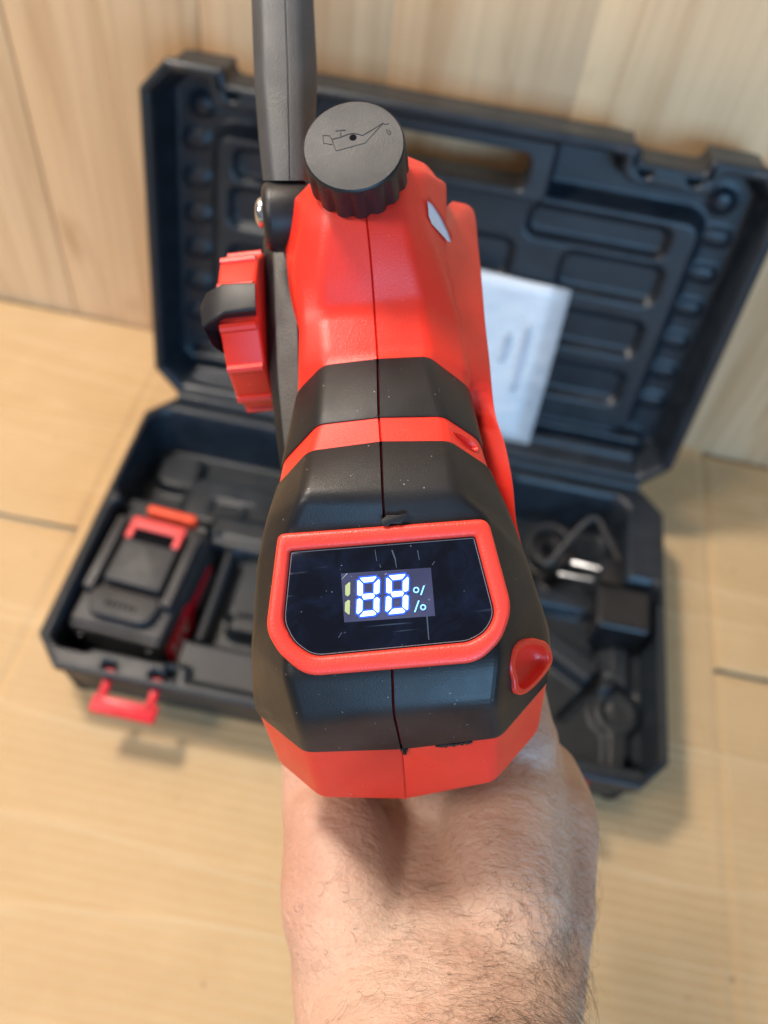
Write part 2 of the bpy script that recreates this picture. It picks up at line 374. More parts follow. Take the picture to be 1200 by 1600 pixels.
def sheet(name, fn, W, D, fr, mat, parent, step=0.0018, keep=0.0032, hole=None, notch=False):
    xs = np.linspace(0, W, int(W / step)); ys = np.linspace(0, D, int(D / step)); X, Y = np.meshgrid(xs, ys)
    Z = fn(X, Y); ok = oct_d(X, Y, W, D, notch=notch) > keep
    if hole is not None: ok &= ~hole(X, Y)
    n = len(xs); idx = -np.ones(X.size, int); fl = []
    okq = ok[:-1, :-1] & ok[1:, :-1] & ok[:-1, 1:] & ok[1:, 1:]
    for i, j in zip(*np.nonzero(okq)): fl.append((i * n + j, i * n + j + 1, (i + 1) * n + j + 1, (i + 1) * n + j))
    used = np.unique(A(fl)); idx[used] = np.arange(len(used))
    P = fr[0] + X.reshape(-1, 1)[used] * fr[1] + Y.reshape(-1, 1)[used] * fr[2] - Z.reshape(-1, 1)[used] * fr[3]
    return mesh(name, P, idx[A(fl)], mat, parent)
def outer_shell(name, fr, H, W, D, parent, taper=0.012, lip=0.0042, notches=()):
    o0 = octo(W, D); rings = []
    prof = [(lip, 0.0007), (0.0012, 0.0), (0.0004, -0.0004), (0.0, -0.0015), (0.0, -0.007), (0.0004, -0.0078), (0.003, -0.0085), (0.0042, -0.011), (taper * 0.8, -H + 0.012), (taper, -H + 0.006), (taper + 0.004, -H + 0.001), (taper + 0.012, -H)]
    for d, z in prof: rings.append([put(fr, p[0], p[1], z) for p in inset(o0, d)])
    v, f = loft(rings[::-1], True, False); 
    return sharp(mesh(name, v, f, CASE, parent), 50)
base_fr = (A([0, 0, CH]), A([1., 0, 0]), A([0, 1., 0]), A([0, 0, 1.]))
lid_fr = (A([0, CD + GAP, CH]), A([1., 0, 0]), A([0, math.sin(LA), math.cos(LA)]), A([0, -math.cos(LA), math.sin(LA)]))   # z points out of the lid's hollow
outer_shell('base_shell', base_fr, CH - 0.001, CW, CD, case)

def base_depth(X, Y):
    d = np.zeros_like(X)
    cav = lambda a, dep: np.maximum(d, a * dep)
    # wells
    d = cav(rbox(X, Y, 0.012, 0.150, 0.158, 0.248, 0.008, 0.012), 0.050)            # rear left well
    d = cav(rbox(X, Y, 0.012, 0.097, 0.020, 0.150, 0.005, 0.010), 0.058)            # battery bay
    d = cav(rbox(X, Y, 0.088, 0.190, 0.048, 0.150, 0.006, 0.008), 0.042)            # middle left
    d = cav(rbox(X, Y, 0.180, 0.330, 0.050, 0.240, 0.010, 0.012), 0.050)            # tool well, mostly hidden by the saw
    d = cav(rbox(X, Y, 0.325, 0.425, 0.165, 0.252, 0.006, 0.010), 0.056)            # rear right well with the charger
    d = cav(rbox(X, Y, 0.310, 0.455, 0.018, 0.160, 0.006, 0.010), 0.040)            # right front
    d = cav(rbox(X, Y, 0.426, 0.453, 0.135, 0.172, 0.004, 0.004), 0.050)
    # front rim shelf kept high near the latches, plateau beside it
    up = lambda a, dep: np.where(d > dep, d + (dep - d) * a, d)
    d = up(rbox(X, Y, 0.055, 0.135, 0.170, 0.212, 0.010, 0.010), 0.034)              # raised block of the rear well
    d = up(rbox(X, Y, 0.020, 0.052, 0.205, 0.238, 0.006, 0.010), 0.040)
    d = up(rbox(X, Y, 0.088, 0.165, 0.145, 0.172, 0.006, 0.004), 0.028)
    d = up(rbox(X, Y, 0.014, 0.060, 0.148, 0.166, 0.004, 0.004), 0.018)
    d = up(rbox(X, Y, 0.104, 0.110, 0.055, 0.140, 0.003, 0.002), 0.024)              # upright rib
    d = up(rbox(X, Y, 0.121, 0.170, 0.085, 0.135, 0.005, 0.004), 0.030)
    d = up(rbox(X, Y, 0.126, 0.170, 0.070, 0.082, 0.004, 0.003), 0.026)
    d = up(rbox(X, Y, 0.320, 0.414, 0.152, 0.164, 0.004, 0.003), 0.026)              # step
    d = up(seg(X, Y, 0.350, 0.132, 0.420, 0.092, 0.008, 0.006), 0.026)               # slanting rib
    d = up(rbox(X, Y, 0.428, 0.440, 0.020, 0.130, 0.005, 0.003), 0.034)              # upright strip by the right wall
    d = np.maximum(d, 0.047 * seg(X, Y, 0.417, 0.095, 0.392, 0.060, 0.0025, 0.004))
    d = np.maximum(d, 0.047 * seg(X, Y, 0.417, 0.100, 0.446, 0.088, 0.0025, 0.004))
    d = np.maximum(d, 0.047 * seg(X, Y, 0.417, 0.100, 0.417, 0.150, 0.0025, 0.004))
    d = np.maximum(d, 0.052 * rbox(X, Y, 0.441, 0.453, 0.016, 0.036, 0.006, 0.006))
    ring = np.abs(np.hypot(X - 0.432, Y - 0.070) - 0.014)
    d = up(sm(1 - (ring - 0.0025) / 0.004), 0.033)
    d = np.maximum(d, 0.006 * rbox(X, Y, 0.101, 0.200, 0.012, 0.042, 0.004, 0.004))   # front plateau
    d = up(rbox(X, Y, 0.040, 0.112, 0.000, 0.0185, 0.004, 0.004), 0.0)
    d = np.maximum(d, 0.012 * seg(X, Y, 0.101, 0.014, 0.103, 0.004, 0.0018, 0.003))
    for xa in (0.058, 0.093): d = np.maximum(d, 0.016 * rbox(X, Y, xa - 0.004, xa + 0.004, 0.0008, 0.011, 0.0016, 0.002))
    # small moulded handle outline in the rear block
    h_ = np.abs(rbox(X, Y, 0.078, 0.110, 0.183, 0.192, 0.004, 0.004) - 0.5) < 0.3
    d = d + 0.0025 * seg(X, Y, 0.078, 0.181, 0.078, 0.190, 0.001, 0.002) + 0.0025 * seg(X, Y, 0.078, 0.191, 0.108, 0.191, 0.001, 0.002) + 0.0025 * seg(X, Y, 0.108, 0.181, 0.108, 0.191, 0.001, 0.002)
    return d
sheet('base_tray', base_depth, CW, CD, base_fr, CASE, case)

def lid_depth(X, Y):
    D_ = oct_d(X, Y, CW, LL, notch=True)
    d = 0.036 * sm((D_ - 0.0065) / 0.010)
    d = np.maximum(d, 0.0)
    up = lambda a, dep: np.where(d > dep, d + (dep - d) * a, d)
    d = up(rbox(X, Y, 0.052, 0.412, 0.040, 0.223, 0.010, 0.010), 0.020)               # raised panel
    # grip: frame round the hand hole
    d = up(rbox(X, Y, 0.170, 0.296, 0.2255, 0.272, 0.004, 0.006), 0.004)
    d = np.maximum(d, 0.020 * rbox(X, Y, 0.306, 0.338, 0.234, 0.264, 0.006, 0.008)); d = np.maximum(d, 0.020 * rbox(X, Y, 0.122, 0.154, 0.234, 0.264, 0.006, 0.008))
    for x0, x1 in ((0.293, 0.391), (0.067, 0.165)):
        d = d + 0.008 * rbox(X, Y, x0, x1, 0.198, 0.214, 0.006, 0.005)
    for k, (y0, y1) in enumerate(((0.160, 0.184), (0.113, 0.137), (0.066, 0.090))):
        for x0, x1 in ((0.325, 0.396), (0.064, 0.135)):
            d = d + 0.008 * rbox(X, Y, x0, x1, y0, y1, 0.006, 0.005)
        d = d + 0.008 * rbox(X, Y, 0.180, 0.280, y0, y1, 0.006, 0.005)
    # bumps in the side channels and steps along the hinge
    for k in range(6):
        y = 0.066 + 0.0295 * k
        for x in (0.030, 0.430): d = up(rbox(X, Y, x - 0.007, x + 0.007, y - 0.003, y + 0.003, 0.006, 0.003), 0.0325)
    for x in (0.036, 0.424): d = up(sm(1 - (np.hypot(X - x, Y - 0.240) - 0.004) / 0.008), 0.031)
    for y in (0.014, 0.028):
        d = up(rbox(X, Y, 0.030, 0.430, y - 0.002, y + 0.002, 0.004, 0.002), 0.018 + 0.3 * (y - 0.014))
    # latch notches along the top rim: the rim dips inward
    for x in (0.0845, 0.3755):
        d = up(rbox(X, Y, x - 0.031, x + 0.031, 0.253, 0.290, 0.005, 0.006), 0.0)
        for q_ in (-0.017, 0.017): d = np.maximum(d, 0.010 * rbox(X, Y, x + q_ - 0.0035, x + q_ + 0.0035, 0.2585, 0.2645, 0.002, 0.003))
    return d
hole = lambda X, Y: rbox(X, Y, 0.181, 0.281, 0.2310, 0.2580, 0.0001, 0.009) > 0.5
sheet('lid_panel', lid_depth, CW, LL, lid_fr, CASE, case, hole=hole, notch=True)
# lid outer skin with the hand hole cut right through: side walls, back split round the hole, tunnel
def lid_skin():
    b = MB(); o0 = lid_outline(CW, LL); H = 0.044
    prof = [(0.0032, 0.0005), (0.0012, 0.0), (0.0, -0.0015), (0.0, -0.007), (0.002, -0.0085), (0.0028, -0.011), (0.0030, -H + 0.002), (0.0034, -H)]
    rings = [[put(lid_fr, p[0], p[1], z) for p in inset(o0, d)] for d, z in prof]
    b.add(*loft(rings[::-1], False, False))
    # back face as a ring from the outline to the hole
    hp = rect(0.181, 0.281, 0.2310, 0.2580, 0.009, 6); op = inset(o0, 0.016)
    xs = np.linspace(0.003, CW - 0.003, 60); ys = np.linspace(0.003, LL - 0.003, 40)
    X, Y = np.meshgrid(xs, ys); ok = (oct_d(X, Y, CW, LL, notch=True) > 0.0028) & ~hole(X, Y)
    n = 60; P = [put(lid_fr, x, y, -H) for x, y in zip(X.ravel(), Y.ravel())]
    fl = [(i * n + j, (i + 1) * n + j, (i + 1) * n + j + 1, i * n + j + 1) for i in range(39) for j in range(59) if ok[i, j] and ok[i + 1, j] and ok[i, j + 1] and ok[i + 1, j + 1]]
    b.add(P, fl)
    r0 = [[put(lid_fr, p[0], p[1], z) for p in inset(hp, -e)] for e, z in ((0.0024, -0.0038), (0.0008, -0.0046), (0.0, -0.0065), (0.0, -H + 0.004), (0.002, -H + 0.001), (0.006, -H))]
    b.add(*loft(r0, False, False))
    return b.build('lid_shell', CASE, case, 50)
lid_skin()
# hinge strip between the halves
b = MB()
for i, (x0, x1) in enumerate(((0.022, 0.150), (0.152, 0.308), (0.310, 0.438))):
    b.add(*tube([(x0, CD + GAP * 0.5, CH + 0.0005), (x1, CD + GAP * 0.5, CH + 0.0005)], 0.0044, 12))
b.build('hinge', CASE, case)
def latch(x):
    b = MB(); ang = math.radians(28)                     # hangs open, tilted down and out from the front rim
    fr = frame((x, 0.005, CH - 0.008), (1, 0, 0), (0, -math.cos(ang), -math.sin(ang) * 0.4))
    b.add(*slab(rect(-0.0235, 0.0235, 0.0150, 0.0275, 0.002), -0.002, 0.004, 0.0014, fr))
    b.add(*slab(rect(-0.0205, -0.0145, -0.004, 0.020, 0.001), -0.002, 0.0035, 0.0010, fr)); b.add(*slab(rect(0.0145, 0.0205, -0.004, 0.020, 0.001), -0.002, 0.0035, 0.0010, fr))
    b.add(*slab(rect(-0.0235, 0.0235, 0.0145, 0.0180, 0.001), 0.003, 0.0065, 0.001, fr))
    b.add(*tube([put(fr, -0.0205, -0.002, 0.001), put(fr, 0.0205, -0.002, 0.001)], 0.002, 8))
    return b.build('latch', LRED, case)
latch(0.0755); latch(0.3845)

# ------------------------------------------------------------------ battery pack
bx, by, bz = 0.0515, 0.0855, 0.068
batt = empty('battery_pack', 'black slide-on battery pack with a red release button lying in the case beside the saw', 'battery', Matrix.Translation((bx, by, 0.0085)) @ Matrix.Rotation(math.radians(-3), 4, 'Z'))
zt = bz - 0.0085
b = MB(); pl = fillet([(-0.036, -0.050), (0.036, -0.050), (0.037, 0.052), (0.030, 0.060), (-0.030, 0.060), (-0.037, 0.052)], 0.005)
v_, f_ = slab(pl, 0.0, zt - 0.013, 0.003, IDF); v_ = [p + A([0.008 * (1 - p[2] / (zt - 0.013)), 0, 0]) if p[0] > 0 else p for p in v_]; b.add(v_, f_); b.build('case_body', BATT, batt)
b = MB(); pl2 = fillet([(-0.0355, -0.046), (0.0355, -0.046), (0.0355, 0.050), (0.027, 0.057), (-0.027, 0.057), (-0.0355, 0.050)], 0.004)
b.add(*slab(pl2, zt - 0.016, zt - 0.0095, 0.002)); b.build('upper_deck', BATT, batt)
b = MB(); b.add(*slab(fillet([(-0.0225, -0.0120), (0.0225, -0.0120), (0.0215, 0.046), (-0.0215, 0.046)], 0.003), zt - 0.012, zt + 0.001, 0.0016)); 
for s in (-1, 1): b.add(*slab(rect(s * 0.0305 - 0.0040, s * 0.0305 + 0.0040, -0.022, 0.046, 0.002), zt - 0.012, zt + 0.0005, 0.001))
b.build('slide_rail', BATT, batt)
b = MB(); b.add(*slab(fillet([(-0.023, -0.041), (0.023, -0.041), (0.027, -0.023), (0.021, -0.0165), (-0.021, -0.0165), (-0.027, -0.023)], [0.018, 0.018, 0.006, 0.003, 0.003, 0.006], 5), zt - 0.012, zt - 0.001, 0.0016)); rear = b.build('rear_pad', BATT, batt)
b = MB()
for k in range(6): b.add(*slab(rect(-0.0125 + k * 0.0042, -0.0125 + k * 0.0042 + 0.0022, -0.0325, -0.0285, 0.0008), zt - 0.0015, zt - 0.0004, 0.0003))
b.build('grip_rib', DARK, batt)
b = MB(); b.add(*slab(rect(-0.0165, 0.0165, 0.026, 0.0375, 0.001), zt - 0.006, zt + 0.0016, 0.0004)); b.build('terminal_slot', DARK, batt)
b = MB(); b.add(*slab(fillet([(-0.0215, 0.027), (-0.0165, 0.027), (-0.0165, 0.0375), (0.0165, 0.0375), (0.0165, 0.027), (0.0215, 0.027), (0.0215, 0.047), (-0.0215, 0.047)], 0.0012, 2), zt - 0.004, zt + 0.0028, 0.0004))
b.build('release_button', plastic('button_red', (0.72, 0.06, 0.06), 0.4, 0.1), batt)
b = MB(); b.add(*slab(rect(-0.018, 0.023, 0.0585, 0.066, 0.003), zt - 0.020, zt - 0.0045, 0.002)); b.build('lock_tab', plastic('tab_orange', (0.85, 0.075, 0.02), 0.4, 0.1), batt)
for x in (-0.027, 0.027):
    b = MB(); b.add(*tube([(x, -0.0495, zt - 0.024), (x, -0.0514, zt - 0.024)], 0.003, 12)); b.build('screw', STEEL, batt)
# red side label with its white print
lf = frame((0.0372 + 0.008 * 0.5, 0.0, (zt - 0.013) * 0.5 + 0.0005), (0, 1, 0), (-0.008, 0, zt - 0.013))
b = MB(); b.add(*slab(fillet([(-0.046, -0.014), (-0.010, -0.014), (0.002, -0.002), (0.040, -0.002), (0.040, 0.004), (0.004, 0.006), (-0.006, 0.013), (-0.046, 0.013)], 0.002, 2), -0.0006, 0.0003, 0.0002, lf)); lab = b.build('label', simple('label_red', (0.60, 0.008, 0.025), 0.35), batt)
def text(name, body, size, fr, mat, parent, ext=0.0, sx=1.0, align='CENTER'):
    c = bpy.data.curves.new(name, 'FONT'); c.body = body; c.size = size; c.align_x = align; c.align_y = 'CENTER'; c.extrude = ext
    tmp = bpy.data.objects.new(name, c); COL.objects.link(tmp); dg = bpy.context.evaluated_depsgraph_get(); me = bpy.data.meshes.new_from_object(tmp.evaluated_get(dg)); bpy.data.objects.remove(tmp)
    M4 = Matrix([[fr[1][i] * sx, fr[2][i], fr[3][i], fr[0][i]] for i in range(3)] + [[0, 0, 0, 1]]); me.transform(M4); me.materials.clear(); me.materials.append(mat)
    o = bpy.data.objects.new(name, me); COL.objects.link(o); o.parent = parent; return o
WPR = simple('white_print', (0.75, 0.72, 0.72), 0.5)
text('lettering', '21V', 0.019, (lf[0] + A([0.0006, -0.027, 0.0]), lf[1], lf[2], lf[3]), WPR, lab)
b = MB(); b.add(*slab(fillet([(0.004, -0.013), (0.040, -0.013), (0.040, -0.0045), (0.010, -0.0045)], 0.001, 2), -0.0006, 0.0002, 0.0001, lf)); b.build('label', simple('label_grey', (0.16, 0.18, 0.22), 0.4), batt)

# ------------------------------------------------------------------ charger with its lead in the rear right well
chg = empty('charger', 'black mains charger with two pin plug and coiled lead in the case', 'charger', Matrix.Translation((0.425, 0.160, 0.010)))
def cl(p): return A(p) - A([0.425, 0.160, 0.010])
b = MB(); b.add(*slab(rect(-0.019, 0.026, -0.032, 0.008, 0.005), 0.008, 0.050, 0.004)); b.build('adapter_body', plastic('charger_black', (0.010, 0.010, 0.012), 0.3, 0.05), chg)
b = MB()
for q in (((0.412, 0.190, 0.046), (0.388, 0.196, 0.040)), ((0.406, 0.1775, 0.046), (0.378, 0.1815, 0.040))):
    b2 = MB(); b2.add(*tube([cl(p) for p in (A(q[0]), A(q[0]) * 0.15 + A(q[1]) * 0.85, A(q[1]) * 0.95 + A(q[0]) * 0.05, q[1])], [0.0024, 0.0024, 0.0021, 0.0008], 12)); b2.build('plug_pin', STEEL, chg)
b = MB(); b.add(*slab(rect(-0.010, 0.010, -0.014, 0.012, 0.003), -0.008, 0.008, 0.002, frame(cl((0.424, 0.189, 0.043)), (0.97, -0.22, 0.1), (0.22, 0.97, 0)))); b.build('plug_body', BLK, chg)
lead = []
for k in range(42):
    a = k * 0.42; rr = 0.015 + 0.005 * math.sin(k * 0.23); lead.append((0.372 + rr * math.cos(a) * 1.0, 0.212 + rr * math.sin(a) * 1.2, 0.014 + 0.0006 * k + 0.003 * math.sin(a * 0.7)))
lead = [(0.400, 0.150, 0.030), (0.378, 0.165, 0.030), (0.366, 0.180, 0.026)] + lead + [(0.40, 0.235, 0.055), (0.415, 0.222, 0.052), (0.428, 0.203, 0.046)]
b = MB(); b.add(*tube([cl(p) for p in spline(lead, 4)], 0.0027, 8)); b.build('lead', CORD, chg)

# ------------------------------------------------------------------ instruction sheet in its bag, leaning in the lid
mfr = (lid_fr[0] - lid_fr[3] * 0.0175, lid_fr[1], lid_fr[2], lid_fr[3])
bag = empty('manual', 'white instruction booklet in a clear plastic bag leaning in the case lid', 'booklet', Matrix.Translation(Vector(put(mfr, 0.29, 0.01, 0.002))))
def ml(px, py, off): p = on_plane(px, py, mfr[0] + mfr[3] * off, mfr[3]); return p - put(mfr, 0.29, 0.01, 0.002)
def pagemesh(name, corners, off, th, mat, wav):
    c = [ml(x, y, off) for x, y in corners]; n = 14; G = np.zeros((n, n, 3))
    for i in range(n):
        for j in range(n):
            u, v_ = j / (n - 1), i / (n - 1); p = (c[0] * (1 - u) + c[1] * u) * (1 - v_) + (c[3] * (1 - u) + c[2] * u) * v_
            G[i, j] = p + mfr[3] * (wav * (math.sin(5 * u + 3 * v_) * math.sin(4 * v_ + 1) + 0.4 * math.sin(11 * u - 7 * v_)))
    v, f = gridmesh(G); o = mesh(name, v, f, mat, bag); md = o.modifiers.new('thick', 'SOLIDIFY'); md.thickness = th; md.offset = 0; return o
pg, pt, pb = nt('booklet_paper'); pb.inputs['Base Color'].default_value = (0.70, 0.74, 0.78, 1); pb.inputs['Roughness'].default_value = 0.6
pagemesh('page', ((700, 412), (868, 450), (806, 682), (640, 650)), 0.004, 0.0016, pg, 0.0006)
gm, gt, gb = nt('clear_bag'); gb.inputs['Base Color'].default_value = (0.86, 0.91, 0.97, 1); gb.inputs['Roughness'].default_value = 0.16; gb.inputs['Alpha'].default_value = 0.34
bump(gt, gb, noise(gt, coord(gt), 40, 3), 0.6, 0.006)
pagemesh('bag', ((680, 402), (893, 456), (826, 696), (620, 650)), 0.0065, 0.0003, gm, 0.0016)
GRYP = simple('grey_print', (0.45, 0.50, 0.58), 0.6)
pagemesh('printed_line', ((823, 506), (834, 508), (806, 612), (796, 609)), 0.0062, 0.0002, GRYP, 0.0006)
pagemesh('printed_line', ((792, 520), (801, 522), (786, 566), (778, 564)), 0.0062, 0.0002, GRYP, 0.0006)

# ------------------------------------------------------------------ the saw
TR = A([0.956815, 0.214007, 0.196738]); TF = A([-0.215168, 0.976451, -0.015711]); TU = np.cross(TR, TF)
TO = CAM + ray(608, 930) * 0.222
TM = Matrix([[TR[i], TF[i], TU[i], TO[i]] for i in range(3)] + [[0, 0, 0, 1]])
saw = empty('chainsaw', 'red and black cordless mini chainsaw with a lit percentage display, held over the case', 'chainsaw', TM)
TB = A([TR, TF, TU])
def loc(P): return TB @ (A(P) - TO)
def tplane(px, py, p, n):
    """point in the saw's own axes (right, forward, up) where a measured sight line meets a plane of the saw"""
    return loc(on_plane(px, py, TO + TB.T @ A(p, float), TB.T @ A(n, float)))
def tf(px, py, f): return tplane(px, py, (0, f, 0), (0, 1, 0))
def tu(px, py, u): return tplane(px, py, (0, 0, u), (0, 0, 1))
def tz(px, py, z): return loc(CAM + ray(px, py) * z)
PB = math.radians(33); PN = A([0, -math.sin(PB), math.cos(PB)])
def tp(px, py, off=0.0): return tplane(px, py, PN * off, PN)

def row(L2, L1, L0, C, R0, R1, R2, bot, fb=None):
    """one section of the housing: bottom left .. over the top .. bottom right"""
    Lb = A([-0.013, L2[1] if fb is None else fb, bot]); Rb = A([0.013, R2[1] if fb is None else fb, bot])
    Cl, Cr = C - A([0.00035, 0, 0]), C + A([0.00035, 0, 0])
    return A([Lb, L2, L1, L0, Cl, C, Cr, R0, R1, R2, Rb])
def dn(p, r, f, u): return p + A([r, f, u])
rows = []; dsr = []
def addrow(r_, d): rows.append(r_); dsr.append(d)
# rear face, from underneath upward and forward
I_L0, I_C, I_R0 = tf(502, 1249, -0.031), tf(634, 1251.5, -0.031), tf(772, 1225, -0.031)
I_L1, I_R1 = tf(430, 1189, -0.018), tf(847, 1139, -0.018)
I_L2, I_R2 = dn(I_L1, 0.004, 0.012, -0.002), dn(I_R1, -0.004, 0.012, -0.002)
ri = row(I_L2, I_L1, I_L0, I_C, I_R0, I_R1, I_R2, -0.066, 0.0)
rj = ri.copy(); c_ = A([0, 0.004, -0.062]); rj = c_ + (rj - c_) * A([0.72, 0.55, 0.3]) + A([0, 0.004, -0.007])
rk = c_ + (rj - c_) * 0.05
addrow(rk, 0); addrow(rj, 0.003); addrow(ri, 0.0022)
H_L0, H_C, H_R0 = tf(478, 1174, -0.026), tf(628, 1169, -0.026), tf(780, 1151, -0.026)
H_L1, H_R1 = tf(399.5, 1110, -0.009), tf(859.5, 1058, -0.009)
addrow(row(dn(H_L1, 0.001, 0.02, -0.012), H_L1, H_L0, H_C, H_R0, H_R1, dn(H_R1, -0.001, 0.02, -0.012), -0.062, 0.012), 0)
G_L0, G_C, G_R0 = tf(466, 1126, -0.0234), tf(615, 1111, -0.0234), tf(771, 1098, -0.0234)
G_L1, G_R1 = tf(394.5, 1078, -0.004), tf(861, 1030, -0.004)
addrow(row(dn(G_L1, 0.001, 0.022, -0.018), G_L1, G_L0, G_C, G_R0, G_R1, dn(G_R1, -0.001, 0.022, -0.018), -0.060, 0.02), 0.003)
F_L0, F_C, F_R0 = tp(448, 1062), tp(613, 1050), tp(778, 1034)
F_L1, F_R1 = tf(393, 1010, 0.003), tf(857, 985, 0.003)
addrow(row(dn(F_L1, 0.001, 0.022, -0.020), F_L1, F_L0, F_C, F_R0, F_R1, dn(F_R1, -0.001, 0.022, -0.020), -0.058, 0.026), 0.002)
E_L0, E_C, E_R0 = tp(452, 826), tp(601, 818), tp(757, 803)
E_L1, E_R1 = tf(402, 880, 0.0165), tf(821, 872, 0.0165)
addrow(row(dn(E_L1, 0.001, 0.012, -0.022), E_L1, E_L0, E_C, E_R0, E_R1, dn(E_R1, -0.001, 0.012, -0.022), -0.056, 0.03), 0.002)
D_L0, D_C, D_R0 = tf(473, 777, 0.0201), tf(598, 775, 0.0201), tf(713, 769, 0.0201)
D_L1, D_R1 = tf(414, 818, 0.024), tf(797, 805, 0.024)
addrow(row(dn(D_L1, 0.000, 0.006, -0.024), D_L1, D_L0, D_C, D_R0, D_R1, dn(D_R1, 0.0, 0.006, -0.024), -0.054, 0.03), 0.003)
def fsec(f, L0, C, R0, L1, R1, bot=-0.05, dl=0.0, w2=0.0):
    l0, c, r0, l1, r1 = tf(*L0, f), tf(*C, f), tf(*R0, f), tf(*L1, f + dl), tf(*R1, f + dl)
    return row(dn(l1, -w2, 0.002, -0.022), l1, l0, c, r0, r1, dn(r1, w2, 0.002, -0.022), bot)
addrow(fsec(0.0368, (483, 706), (595, 691), (701, 690), (431, 764), (766, 733)), 0)
addrow(fsec(0.0456, (497, 664), (592, 653), (693, 651), (439, 726), (752, 690)), 0)
addrow(fsec(0.0675, (505, 572), (590, 562), (668, 558), (463, 615), (733, 607)), 0)
NB = len(rows)
# red front: step, flat, rise to the oil filler neck
addrow(fsec(0.0715, (507, 548), (589, 545), (672, 542), (463, 575), (737, 578)), 0.002)
addrow(fsec(0.0835, (504, 489), (585, 483), (661, 472), (464, 500), (727, 520)), 0.003)
K3 = row(tf(452, 470, 0.098), tf(452, 425, 0.096), tf(498, 420, 0.0905), tf(580, 412, 0.0895), tf(645, 405, 0.0905), tf(699, 430, 0.094), tf(716, 470, 0.098), -0.03); addrow(K3, 0.006)
K4 = row(tf(445, 420, 0.108), tf(474, 330, 0.103), tf(512, 335, 0.0985), tf(573, 342, 0.0965), tf(632, 335, 0.0985), tf(665, 345, 0.103), tf(700, 400, 0.108), -0.02); addrow(K4, 0.005)
TAU = math.radians(24); CN = A([0, -math.sin(TAU), math.cos(TAU)]); CF = A([0, math.cos(TAU), math.sin(TAU)])
CB = K4[5] + CF * 0.0145 - A([0, 0, 0.0005])                             # centre of the cap's foot
CB[0] = tplane(563, 300, CB, CN)[0]
def cpt(ang, r, h=0.0): return CB + A([1, 0, 0]) * r * math.sin(ang) - CF * r * math.cos(ang) + CN * h
K5 = row(cpt(-1.9, 0.030, -0.030), cpt(-1.75, 0.020, -0.010), cpt(-1.6, 0.0125, 0.0003), CB + CN * 0.0003, cpt(1.6, 0.0125, 0.0003), cpt(1.75, 0.019, -0.006), cpt(1.9, 0.028, -0.022), -0.015, 0.125); addrow(K5, 0.003)
K6 = row(A([-0.03, 0.135, 0.005]), A([-0.02, 0.135, 0.022]), cpt(-2.7, 0.013, -0.001), cpt(3.1416, 0.0145, -0.001), cpt(2.7, 0.013, -0.001), tu(668, 255, 0.036), tu(695, 300, 0.022), -0.015, 0.14); addrow(K6, 0.004)
K7 = row(A([-0.03, 0.150, -0.01]), A([-0.02, 0.152, 0.002]), A([-0.012, 0.152, 0.015]), A([0, 0.153, 0.020]), A([0.01, 0.152, 0.018]), A([0.02, 0.150, 0.01]), A([0.026, 0.148, -0.005]), -0.02, 0.15); addrow(K7, 0.003)
k8 = A([0, 0.152, -0.005]); addrow(k8 + (K7 - k8) * 0.05, 0)
fine, ri_ = soften([A(r_) for r_ in rows], dsr, 4)
Gd = A(fine).transpose(1, 0, 2)
cds = [0, 0.004, 0.004, 0.0022, 0, 0, 0, 0.0022, 0.004, 0.004, 0]
cols, ci_ = soften(list(Gd), cds, 4)
Gd = A(cols).transpose(1, 0, 2)
def gnormals(G):
    du = np.gradient(G, axis=0); dv = np.gradient(G, axis=1); n = np.cross(dv, du); n /= np.linalg.norm(n, axis=2, keepdims=True) + 1e-12
    c = G.mean(axis=1, keepdims=True) * A([1, 1, 0]) + A([0, 0, -0.02]); s = np.sign(((G - c) * n).sum(axis=2, keepdims=True)); s[s == 0] = 1
    return n * np.sign(s.mean())
GN = gnormals(Gd); jc = ci_[5]
Gc = Gd.copy(); Gc[:, jc] -= GN[:, jc] * 0.0010; Gc[ri_[1]:ri_[3], jc] += GN[ri_[1]:ri_[3], jc] * 0.0013
def closedgrid(G):
    n, m_ = G.shape[:2]; f = []
    for i in range(n - 1):
        for j in range(m_): k = (j + 1) % m_; f.append((i * m_ + j, i * m_ + k, (i + 1) * m_ + k, (i + 1) * m_ + j))
    return G.reshape(-1, 3), f
v, f = closedgrid(Gc); f += [tuple(range(Gc.shape[1]))[::-1], tuple((Gc.shape[0] - 1) * Gc.shape[1] + j for j in range(Gc.shape[1]))]
housing = sharp(mesh('housing', v, f, RED, saw), 55)
def band(name, i0, i1, t=0.0006):
    P = Gd[i0:i1 + 1]; n_ = GN[i0:i1 + 1]; out = P + n_ * t; out[:, jc] -= n_[:, jc] * 0.0017
    n = len(P); rows_ = [P[0] - n_[0] * 0.0005, P[0] + n_[0] * (t - 0.00025)]
    inner = out.copy(); a = np.linalg.norm(out[1] - out[0], axis=1, keepdims=True)
    rows_ += [out[0] * 0.96 + out[1] * 0.04] + list(out[1:-1]) + [out[-1] * 0.96 + out[-2] * 0.04, P[-1] + n_[-1] * (t - 0.00025), P[-1] - n_[-1] * 0.0005]
    v, f = closedgrid(A(rows_)); return sharp(mesh(name, v, f, RUB, saw), 55)
iH, iC, iB, iA = ri_[3], ri_[8], ri_[9], ri_[10]
band2 = band('rubber_overmould', iH, iC); band1 = band('rubber_overmould', iB, iA)

